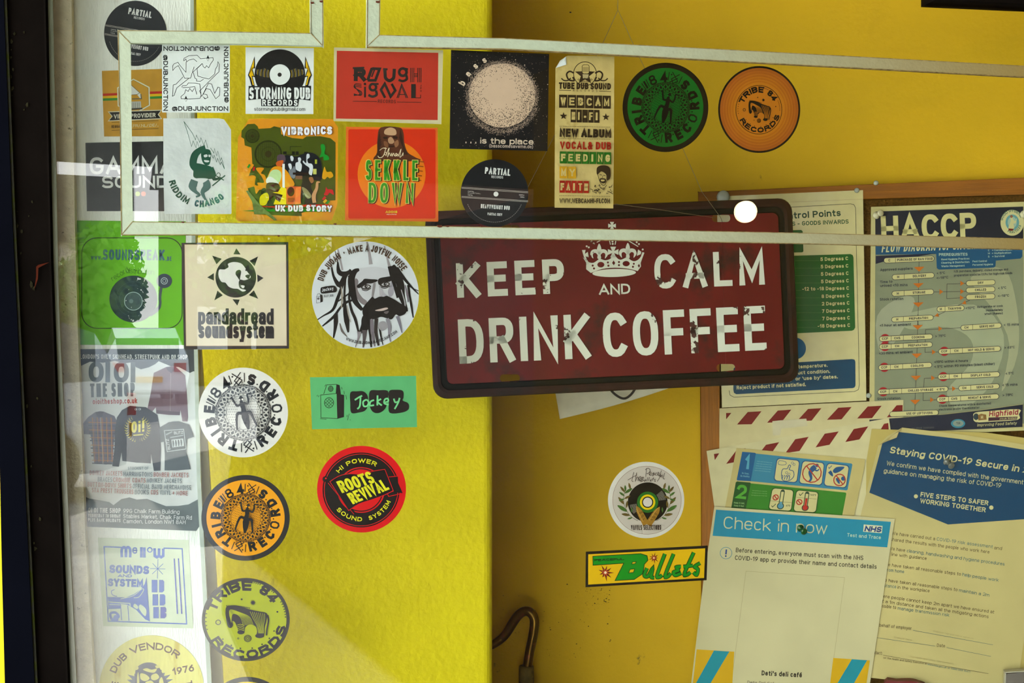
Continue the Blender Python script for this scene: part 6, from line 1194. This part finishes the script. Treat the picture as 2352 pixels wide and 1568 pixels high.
s.c('portrait', [(480, 1290), (490, 1320), (525, 1330), (550, 1300)], 5, K3)
s.t('WWW.WEBCAMHI-FI.COM', 104, 1471, 583, 1472, 46, K3, wt=.17, gap=.08); s.done()
V = [GL.at(1260 + x / 4.126, 110 + y / 4.126, SO + z) for x, y, z in ((165, 82, .0004), (68, 190, .0004), (168, 158, .0016), (150, 120, .0014))]
mesh('curled_corner', V, [(0, 3, 2), (3, 1, 2), (0, 1, 3)], mat('ccd4d4', rough=.2, spec=.6), s.o)

# ================================================================ lower rows on the glass
s = Sheet('square_sticker', 'cream square sticker with a dark frame and a panda head inside a sun', 'sticker', GL, SO, [(95, 98), (1468, 88), (1478, 1458), (126, 1470)], '2b2828', view=(400, 540, 5.6))
CR2 = 'c8bca2'
s.p('cream_panel', [(133, 118), (1440, 122), (1450, 1422), (152, 1425)], 'b89c80'); s.p('cream_panel', [(140, 125), (1434, 129), (1443, 1415), (158, 1418)], CR2)
DP = '262426'
s.e('sun', 793, 540, 262, DP)
for P_ in ([(800, 168), (762, 245), (855, 248)], [(1080, 272), (968, 328), (1035, 397)], [(1150, 550), (1068, 505), (1073, 605)], [(1082, 818), (960, 770), (1025, 708)], [(812, 905), (750, 823), (843, 828)], [(517, 838), (557, 712), (627, 772)], [(425, 543), (510, 487), (512, 583)], [(488, 262), (612, 303), (545, 373)]): s.p('rays', P_, DP)
s.b('panda', [(585, 440), (640, 440), (700, 410), (690, 370), (760, 345), (850, 358), (900, 400), (940, 470), (985, 530), (960, 560), (900, 580), (850, 570), (830, 610), (845, 680), (925, 705), (880, 725), (820, 690), (760, 685), (700, 660), (660, 610), (610, 600), (575, 540), (570, 480)], 'ccc8c4', n=3)
s.b('panda_marks', [(800, 460), (840, 445), (862, 470), (850, 540), (845, 580), (815, 540), (790, 500)], DP); s.b('panda_marks', [(915, 520), (950, 505), (978, 515), (960, 560), (930, 545)], DP); s.b('panda_marks', [(830, 600), (870, 580), (930, 590), (900, 640), (905, 690), (870, 690), (845, 650)], DP); s.b('panda_marks', [(610, 400), (640, 370), (690, 375), (690, 410), (650, 440), (620, 430)], DP); s.b('panda_marks', [(915, 440), (935, 442), (930, 460), (918, 458)], DP); s.b('panda_marks', [(862, 645), (905, 650), (895, 680), (870, 675)], 'ccc8c4')
for word, x0, x1, yb in (('pandadread', 308, 1280, 1148), ('soundsystem', 312, 1284, 1325)):
    s.t(word, x0, yb, x1, yb + 2, 208, DP, wt=.19, gap=.04)
s.l('lettering', [(325, 1148), (325, 1200), (350, 1230)], 36, DP); s.l('lettering', [(728, 1148), (728, 1190)], 30, DP); s.l('lettering', [(1030, 1148), (1030, 1185)], 30, DP); s.done()

s = Sheet('round_sticker', 'white round sticker with an ink portrait of a bearded man with dreadlocks', 'sticker', GL, SO, ell(779, 769, 689, 690), 'bfc3c6', view=(700, 540, 5.6), rough=.3)
ND, NB, GY = '17130f', '2a2320', '8c8688'
T_ = 'portrait'
s.b(T_, [(690, 440), (780, 415), (900, 405), (1000, 420), (1100, 460), (1125, 560), (1180, 700), (1150, 860), (1000, 800), (850, 860), (760, 860), (680, 740), (655, 600)], 'b4b4b8')
s.b(T_, [(650, 560), (690, 590), (680, 700), (740, 800), (800, 850), (770, 900), (690, 840), (640, 700)], '6e6668'); s.b(T_, [(1120, 540), (1150, 640), (1140, 760), (1090, 790), (1070, 720), (1100, 640)], '8c8890')
def lock(P_, W_, c_=ND): s.lv(T_, P_, W_, c_)
lock([(800, 85), (825, 200), (840, 300), (850, 375)], [24, 34, 40, 50], GY); lock([(1025, 140), (1060, 290), (1090, 400), (1110, 480)], [20, 24, 40, 30], GY); lock([(315, 260), (335, 360), (345, 420)], [14, 22, 20], GY); lock([(425, 180), (460, 330), (485, 450)], [18, 26, 26], GY); lock([(390, 200), (420, 330), (435, 470)], [10, 16, 30], '5a5454')
lock([(345, 410), (375, 540), (450, 640), (520, 520)], [20, 34, 70, 60]); lock([(425, 340), (440, 470), (520, 500), (600, 450)], [16, 60, 70, 30]); lock([(700, 440), (640, 470), (600, 560), (610, 700), (650, 850), (740, 960)], [30, 70, 90, 90, 70, 40]); lock([(590, 440), (520, 540), (470, 680), (420, 820), (360, 960), (240, 1035), (165, 1085)], [26, 40, 34, 44, 34, 18, 12]); lock([(640, 830), (540, 860), (450, 940), (370, 1050), (225, 1170)], [20, 34, 30, 36, 16])
lock([(580, 740), (500, 800), (430, 850)], [16, 22, 14]); lock([(400, 1010), (400, 1110), (390, 1200), (370, 1320)], [50, 60, 40, 18]); lock([(520, 560), (510, 760), (520, 980), (540, 1100), (560, 1250)], [30, 26, 54, 70, 20]); lock([(560, 520), (590, 640), (570, 800), (600, 960), (650, 1080), (690, 1240)], [16, 24, 30, 34, 40, 24]); lock([(470, 660), (480, 800), (470, 940)], [10, 24, 10], '8c8478'); lock([(545, 900), (560, 1000), (590, 1120)], [10, 20, 8], '9a948c'); lock([(450, 1130), (480, 1230), (545, 1305)], [10, 30, 8], '5c5450')
lock([(1120, 395), (1170, 480), (1230, 640), (1250, 800), (1320, 980)], [70, 110, 100, 80, 20]); lock([(1180, 420), (1250, 520), (1340, 630), (1465, 760)], [50, 44, 30, 10]); lock([(1090, 400), (1120, 520), (1160, 660), (1210, 800)], [50, 50, 40, 60]); lock([(1330, 640), (1350, 780), (1370, 900), (1395, 1060)], [30, 26, 30, 14]); lock([(1290, 640), (1320, 760), (1330, 860)], [12, 30, 10], '6a6068'); lock([(1240, 700), (1290, 880), (1270, 980)], [10, 16, 10], '9a989c'); lock([(1330, 640), (1400, 690), (1465, 715)], [24, 12, 8])
s.b(T_, [(670, 650), (740, 590), (770, 560), (850, 565), (925, 570), (935, 590), (860, 620), (800, 625), (700, 680)], ND); s.b(T_, [(940, 600), (960, 555), (1050, 535), (1120, 530), (1130, 570), (1080, 600), (1000, 605), (960, 640)], ND)
for cx, cy in ((790, 662), (1035, 630)):
    s.b(T_, [(cx - 68, cy + 8), (cx - 30, cy - 28), (cx + 30, cy - 28), (cx + 62, cy - 2), (cx + 20, cy + 36), (cx - 40, cy + 34)], NB); s.b(T_, [(cx - 48, cy + 6), (cx - 20, cy - 16), (cx + 25, cy - 16), (cx + 46, cy), (cx + 10, cy + 18), (cx - 30, cy + 18)], 'a8a6a6'); s.e(T_, cx - 2, cy - 1, 20, ND); s.e(T_, cx + 4, cy - 6, 5, 'c8c8c8'); s.c(T_, [(cx - 55, cy + 38), (cx, cy + 52), (cx + 60, cy + 20)], 10, ND)
s.b(T_, [(880, 620), (905, 620), (890, 740), (870, 800), (860, 780)], '7a7476'); s.b(T_, [(960, 640), (985, 700), (1000, 770), (970, 800), (960, 740)], 'a09ca0'); s.b(T_, [(985, 680), (1020, 740), (1080, 790), (1030, 790), (990, 750)], '9a969c')
s.b(T_, [(770, 900), (830, 830), (870, 790), (900, 815), (960, 790), (1020, 790), (1060, 780), (1160, 830), (1220, 870), (1300, 920), (1300, 1000), (1220, 1040), (1170, 1020), (1120, 1080), (1060, 1070), (980, 1050), (900, 1080), (830, 1070), (760, 1050), (740, 960)], ND)
s.b(T_, [(760, 1030), (850, 1060), (830, 1140), (800, 1230), (700, 1260), (725, 1150), (730, 1080)], ND)
for P_, W_, c_ in (([(700, 1240), (690, 1320), (650, 1440)], [60, 26, 8], '7c7478'), ([(770, 1220), (765, 1330), (750, 1445)], [70, 40, 14], '4a4244'), ([(820, 1100), (840, 1280), (855, 1440)], [50, 28, 22], ND), ([(860, 1080), (870, 1250), (900, 1430)], [40, 50, 14], '6a6268'), ([(920, 1070), (915, 1250), (950, 1420)], [50, 40, 26], NB), ([(960, 1180), (980, 1300), (1005, 1410)], [30, 20, 10], ND), ([(1060, 1070), (1090, 1180), (1085, 1280), (1105, 1370)], [44, 50, 24, 16], '7c7880'), ([(1190, 1040), (1220, 1130), (1250, 1255)], [44, 34, 10], '6a6670')): lock(P_, W_, c_)
s.b(T_, [(960, 1120), (1030, 1110), (1070, 1180), (1000, 1230), (950, 1190)], '8c888c'); s.b(T_, [(905, 965), (980, 945), (1050, 930), (1070, 945), (1010, 970), (940, 975)], 'b8a49c'); s.b(T_, [(1020, 985), (1080, 975), (1060, 1010), (1030, 1005)], '5c5454')
BW = '3c2410'
s.arc('DUB JUDAH', 779, 769, 568, -72, -33, 82, BW, wt=.17); s.arc('.', 779, 769, 600, -27.5, -26, 82, BW, wt=.17); s.arc('MAKE A JOYFUL NOISE', 779, 769, 560, -22, 57, 86, BW, wt=.17)
s.arc('WWW.DUBJUDAH.BANDCAMP.COM', 779, 769, 632, 204, 139, 38, ND, inward=True, wt=.17)
s.b('small_logo', [(205, 680), (240, 665), (290, 655), (380, 650), (410, 695), (400, 730), (330, 740), (215, 748)], ND); s.t('Jockey', 222, 728, 372, 700, 42, 'c4c8cc', wt=.13, part='small_logo'); s.t('DJLP_008', 248, 798, 368, 788, 30, NB, wt=.13, part='small_logo')
s.l('small_logo', [(148, 790), (200, 785), (202, 865), (150, 872)], 4, NB, closed=True); s.p('small_logo', [(200, 760), (225, 768), (230, 855), (203, 865)], ND); s.e('small_logo', 173, 815, 15, '5a5658'); s.l('small_logo', [(155, 785), (165, 755), (195, 752), (200, 785)], 4, NB); s.done()

s = Sheet('oblong_sticker', 'sea green oblong sticker with a drawn loudspeaker and bubble lettering', 'sticker', GL, SO, [(48, 65), (1028, 52), (1037, 525), (67, 545)], '4f9c62', view=(700, 850, 4.021))
SG_ = '4f9c62'; BB = '191410'
s.l('loudspeaker', [(147, 228), (296, 215), (303, 446), (150, 438)], 5, BB, closed=True); s.p('loudspeaker', [(296, 215), (330, 222), (364, 228), (362, 432), (303, 448)], BB); s.l('loudspeaker', [(175, 220), (203, 135), (292, 130)], 5, BB); s.p('loudspeaker', [(292, 128), (322, 138), (334, 222), (286, 215)], BB)
for cx, cy, r_ in ((224, 300, 42), (240, 171, 22)):
    s.r('loudspeaker', cx, cy, r_, 5, BB, r_ * 1.12)
    for k in (-.5, 0, .5):
        h_ = r_ * math.sqrt(1 - k * k); u = r_ * k; q = .707; s.l('loudspeaker', [(cx + (u - h_) * q, cy + (u + h_) * q), (cx + (u + h_) * q, cy + (u - h_) * q)], 3.5, BB); s.l('loudspeaker', [(cx + (u - h_) * q, cy - (u + h_) * q), (cx + (u + h_) * q, cy - (u - h_) * q)], 3.5, BB)
for P_ in ([(185, 150), (195, 130)], [(112, 240), (120, 228)], [(125, 248), (132, 232)], [(340, 155), (345, 178)], [(362, 192), (366, 222)], [(380, 228), (386, 270)], [(392, 412), (390, 432)], [(410, 402), (394, 462)], [(418, 455), (422, 462)], [(142, 448), (200, 452)]): s.l('loudspeaker', P_, 4, BB)
s.b('bubble_letters', [(422, 205), (480, 195), (540, 195), (580, 235), (585, 310), (560, 370), (500, 390), (430, 392), (420, 300)], BB); s.b('bubble_letters', [(600, 195), (680, 185), (765, 190), (768, 260), (745, 350), (690, 393), (630, 385), (598, 320)], BB); s.b('bubble_letters', [(778, 195), (840, 180), (905, 190), (912, 250), (905, 280), (955, 305), (958, 360), (900, 390), (785, 393), (776, 300)], BB)
for P_ in ([(530, 235), (500, 250), (462, 275)], [(515, 250), (508, 330), (485, 358)], [(570, 270), (540, 290), (545, 330), (575, 330), (590, 295), (570, 270)], [(640, 275), (608, 290), (602, 325), (640, 322)], [(672, 232), (670, 325)], [(705, 265), (672, 290), (712, 325)], [(735, 300), (770, 285), (765, 262), (740, 270), (735, 305), (775, 318)], [(822, 262), (835, 295), (862, 290)], [(876, 255), (862, 300), (830, 358)]): s.c('script', P_, 15, '6cc080')
s.done()

s = Sheet('round_sticker', 'red and black round sticker with a banner and yellow lettering', 'sticker', GL, SO, ell(524.5, 1098, 411, 400), 'c00b0e', view=(700, 850, 4.021), rough=.3)
YL = 'd2cc1c'; RR = 'c00b0e'
s.r('rings', 520, 1105, 350, 12, BB, 340); s.r('rings', 520, 1105, 278, 118, BB, 270); s.r('rings', 520, 1105, 212, 6, RR, 206); s.r('rings', 520, 1105, 200, 10, BB, 196)
s.p('banner', [(775, 985), (862, 978), (866, 1040), (908, 1135), (830, 1128), (790, 1160)], BB); s.l('banner', [(775, 985), (862, 978), (866, 1040), (908, 1135), (775, 1165), (758, 1130)], 6, RR)
s.l('banner', [(200, 1010), (470, 1335)], 26, BB); s.e('banner', 189, 1005, 26, BB); s.e('banner', 195, 998, 8, RR); s.l('banner', [(215, 1040), (455, 1330)], 5, RR)
bn = smooth([(232, 1028), (320, 975), (420, 955), (540, 960), (640, 930), (740, 915)], False, 4) + [(818, 1112)] + smooth([(818, 1112), (740, 1150), (620, 1195), (500, 1235), (405, 1295)], False, 4)
s.p('banner', bn, BB); s.l('banner', bn, 6, RR, closed=True)
s.t('ROOTS', 345, 1135, 655, 1035, 118, YL, wt=.2, sl=-.18, gap=.05); s.t('REVIVAL', 445, 1238, 785, 1098, 112, YL, wt=.2, sl=-.18, gap=.05)
s.arc('HI POWER', 520, 1105, 256, -52, 31, 40, YL, ry=252, wt=.2, gap=.3); s.arc('SOUND', 520, 1105, 296, 231, 178, 40, YL, ry=290, wt=.2, gap=.25, inward=True); s.arc('SYSTEM', 520, 1105, 296, 165, 112, 40, YL, ry=290, wt=.2, gap=.25, inward=True); s.done()

s = Sheet('round_sticker', 'white round sticker with a record, leaves and two crossed cartridges', 'sticker', GL, SO, ell(780, 513, 416, 417), 'c4bfb2', view=(1320, 1040, 4.753))
s.e('pale_disc', 789, 515, 376, '6a4030', 373); s.e('pale_disc', 789, 515, 373, 'b5ab9e', 370)
s.e('record', 797, 537, 217, '14110e'); 
for sg, a0 in ((1, 62), (-1, 242)):
    for k in range(7): s.r('record', 797, 537, 128 + k * 11, 4, '8a8478', a0=a0 - 12, a1=a0 + 20)
for r_, c_ in ((115, '1f5c1c'), (84, 'd0b40c'), (62, '18140e'), (50, 'c4bcb0')): s.e('record', 796, 537, r_, c_)
for sg in (-1, 1):
    X = lambda x: 790 + sg * x
    s.c('leaves', [(X(240), 400), (X(255), 480), (X(250), 560), (X(190), 680), (X(100), 740)], 4, '2a2c14')
    for (x, y), (x2, y2) in (((240, 430), (292, 365)), ((245, 470), (305, 425)), ((180, 400), (200, 325)), ((250, 560), (315, 480)), ((235, 420), (240, 350)), ((215, 640), (325, 570)), ((185, 680), (280, 665)), ((160, 705), (215, 720)), ((245, 440), (160, 385)), ((250, 500), (180, 465)), ((225, 600), (215, 520)), ((170, 650), (165, 590)), ((245, 500), (310, 520))):
        mx_, my_ = (x + x2) / 2, (y + y2) / 2; dx, dy = (y2 - y) * .16, -(x2 - x) * .16
        s.p('leaves', smooth([(X(x), y), (X(mx_ + dx), my_ + dy), (X(x2), y2), (X(mx_ - dx), my_ - dy)], True, 3), '3c5a24' if (x2 + y2) % 3 else '5a4a20')
for x0, y0, x1, y1 in ((672, 575, 780, 780), (930, 585, 800, 785)):
    dx, dy = x1 - x0, y1 - y0; l_ = math.hypot(dx, dy); ux, uy = dx / l_, dy / l_; B_ = lambda a, b: (x0 + ux * a - uy * b, y0 + uy * a + ux * b)
    s.p('cartridges', smooth([B_(0, 0), B_(40, -22), B_(80, -32)], False, 3) + [B_(l_, -36), B_(l_, 36)] + smooth([B_(80, 32), B_(40, 22), B_(0, 0)], False, 3), '8a6420'); s.l('cartridges', [B_(85, -32), B_(85, 32)], 4, '3c280c'); s.l('cartridges', [B_(96, -32), B_(96, 32)], 4, '3c280c'); s.r('cartridges', *B_(130, -12), 9, 4, '3c280c'); s.r('cartridges', *B_(140, 14), 9, 4, '3c280c'); s.c('cartridges', [B_(160, -14), B_(172, 2), B_(165, 18)], 4, '3c280c'); s.p('cartridges', [B_(5, 0), B_(40, 8), B_(80, 12), B_(190, 12), B_(190, 20), B_(80, 22), B_(40, 16)], 'a8823c')
IK = '2c1c18'
for P_ in ([(580, 295), (640, 260), (680, 240)], [(645, 210), (625, 300), (640, 312)], [(675, 215), (662, 310), (680, 265), (695, 270), (690, 305)], [(700, 300), (722, 275), (715, 255), (700, 280), (712, 305), (730, 290)], [(785, 165), (775, 260)], [(770, 185), (800, 165), (825, 190), (800, 225), (785, 222)], [(812, 240), (835, 220), (825, 205), (812, 235), (835, 248)], [(860, 215), (842, 235), (855, 250), (865, 215), (868, 245)], [(895, 215), (878, 232), (892, 248)], [(905, 238), (922, 225), (912, 210), (905, 240), (925, 250)], [(945, 190), (925, 270), (900, 310)], [(915, 250), (935, 235)], [(938, 235), (935, 262), (955, 240), (952, 268)], [(985, 215), (965, 275), (985, 285)], [(735, 262), (722, 320)], [(735, 268), (752, 265), (738, 290), (752, 300), (728, 312)], [(765, 290), (762, 312), (778, 290), (780, 310)], [(798, 265), (792, 308)], [(815, 262), (808, 306)], [(822, 300), (838, 290), (825, 308), (840, 305)], [(858, 265), (852, 305)], [(845, 285), (868, 280)], [(885, 285), (870, 292), (882, 308), (868, 312)]): s.c('script', P_, 5, IK, n=3)
s.t('VINYLS SELECTORS', 614, 842, 942, 838, 54, IK, wt=.14); s.done()

s = Sheet('oblong_sticker', 'yellow oblong sticker with a black border and green slanted lettering', 'sticker', GL, SO, [(122, 1077), (1385, 1013), (1448, 1010), (1453, 1020), (1440, 1388), (118, 1465)], '17120c', view=(1320, 1040, 4.753))
YB = 'cfa50c'; GB = '0f7c18'
s.p('yellow_panel', [(148, 1106), (1425, 1040), (1412, 1363), (147, 1436)], YB)
for P_ in ([(198, 1127), (720, 1098), (790, 1120), (800, 1170), (760, 1215), (755, 1260), (740, 1320), (650, 1380), (440, 1392), (535, 1203), (200, 1225)],):
    s.p('big_letter', P_, GB); s.l('big_letter', P_, 7, '17240c', closed=True)
s.p('big_letter', [(630, 1190), (672, 1186), (660, 1208), (625, 1212)], YB); s.l('big_letter', [(630, 1190), (672, 1186), (660, 1208), (625, 1212)], 6, '17240c', closed=True); s.p('big_letter', [(605, 1270), (655, 1265), (640, 1303), (590, 1308)], YB); s.l('big_letter', [(605, 1270), (655, 1265), (640, 1303), (590, 1308)], 6, '17240c', closed=True)
s.t('PEACEFUL', 215, 1182, 540, 1168, 24, '14200c', wt=.26, gap=.1)
SC = ([(790, 1255), (760, 1335), (800, 1345), (850, 1260), (835, 1350), (870, 1360)], [(985, 1100), (900, 1330), (925, 1355), (955, 1330)], [(1080, 1100), (990, 1330), (1015, 1350), (1050, 1310)], [(1160, 1240), (1110, 1245), (1130, 1280), (1080, 1300), (1100, 1335), (1165, 1310)], [(1300, 1085), (1200, 1310), (1225, 1330), (1265, 1300)], [(1185, 1240), (1290, 1228)], [(1370, 1200), (1310, 1240), (1345, 1270), (1330, 1330), (1295, 1300)])
for w_, c_ in ((44, '17240c'), (30, GB)):
    for P_ in SC: s.c('script', P_, w_, c_)
for cx, cy, r_ in ((335, 1305, 105), (865, 1145, 68)): s.star('bursts', cx, cy, r_, r_ * .3, 9, '5c1410', rot=12, jit=.4); s.star('bursts', cx, cy, r_ * .5, r_ * .18, 8, 'b0502c', rot=20); s.e('bursts', cx, cy, r_ * .13, 'e0c8a0')
s.done()
# scuffs and marks on the walls
rn = random.Random(9); V = []; F = []
for i in range(260):
    x = 1150 + rn.random() ** 1.2 * 260; y = 1330 + rn.random() * 190 - abs(x - 1200) * .05; r_ = rn.random() ** 3 * 1.3 + .35
    if rn.random() < .35: x = 1345 + rn.random() * 60; y = 1350 + rn.random() * 40
    b_ = len(V); q = rn.uniform(.5, 1.8)
    V += [WA.at(x - r_ * q, y, .0004), WA.at(x, y - r_, .0004), WA.at(x + r_ * q, y, .0004), WA.at(x, y + r_ * .8, .0004)]; F.append((b_, b_ + 1, b_ + 2, b_ + 3))
wall = [o for o in bpy.data.objects if o.name.startswith('wall_back')][0]
o = mesh('scuff_marks', V, F, mat('3c3410', rough=.9), wall); o['kind'] = 'stuff'
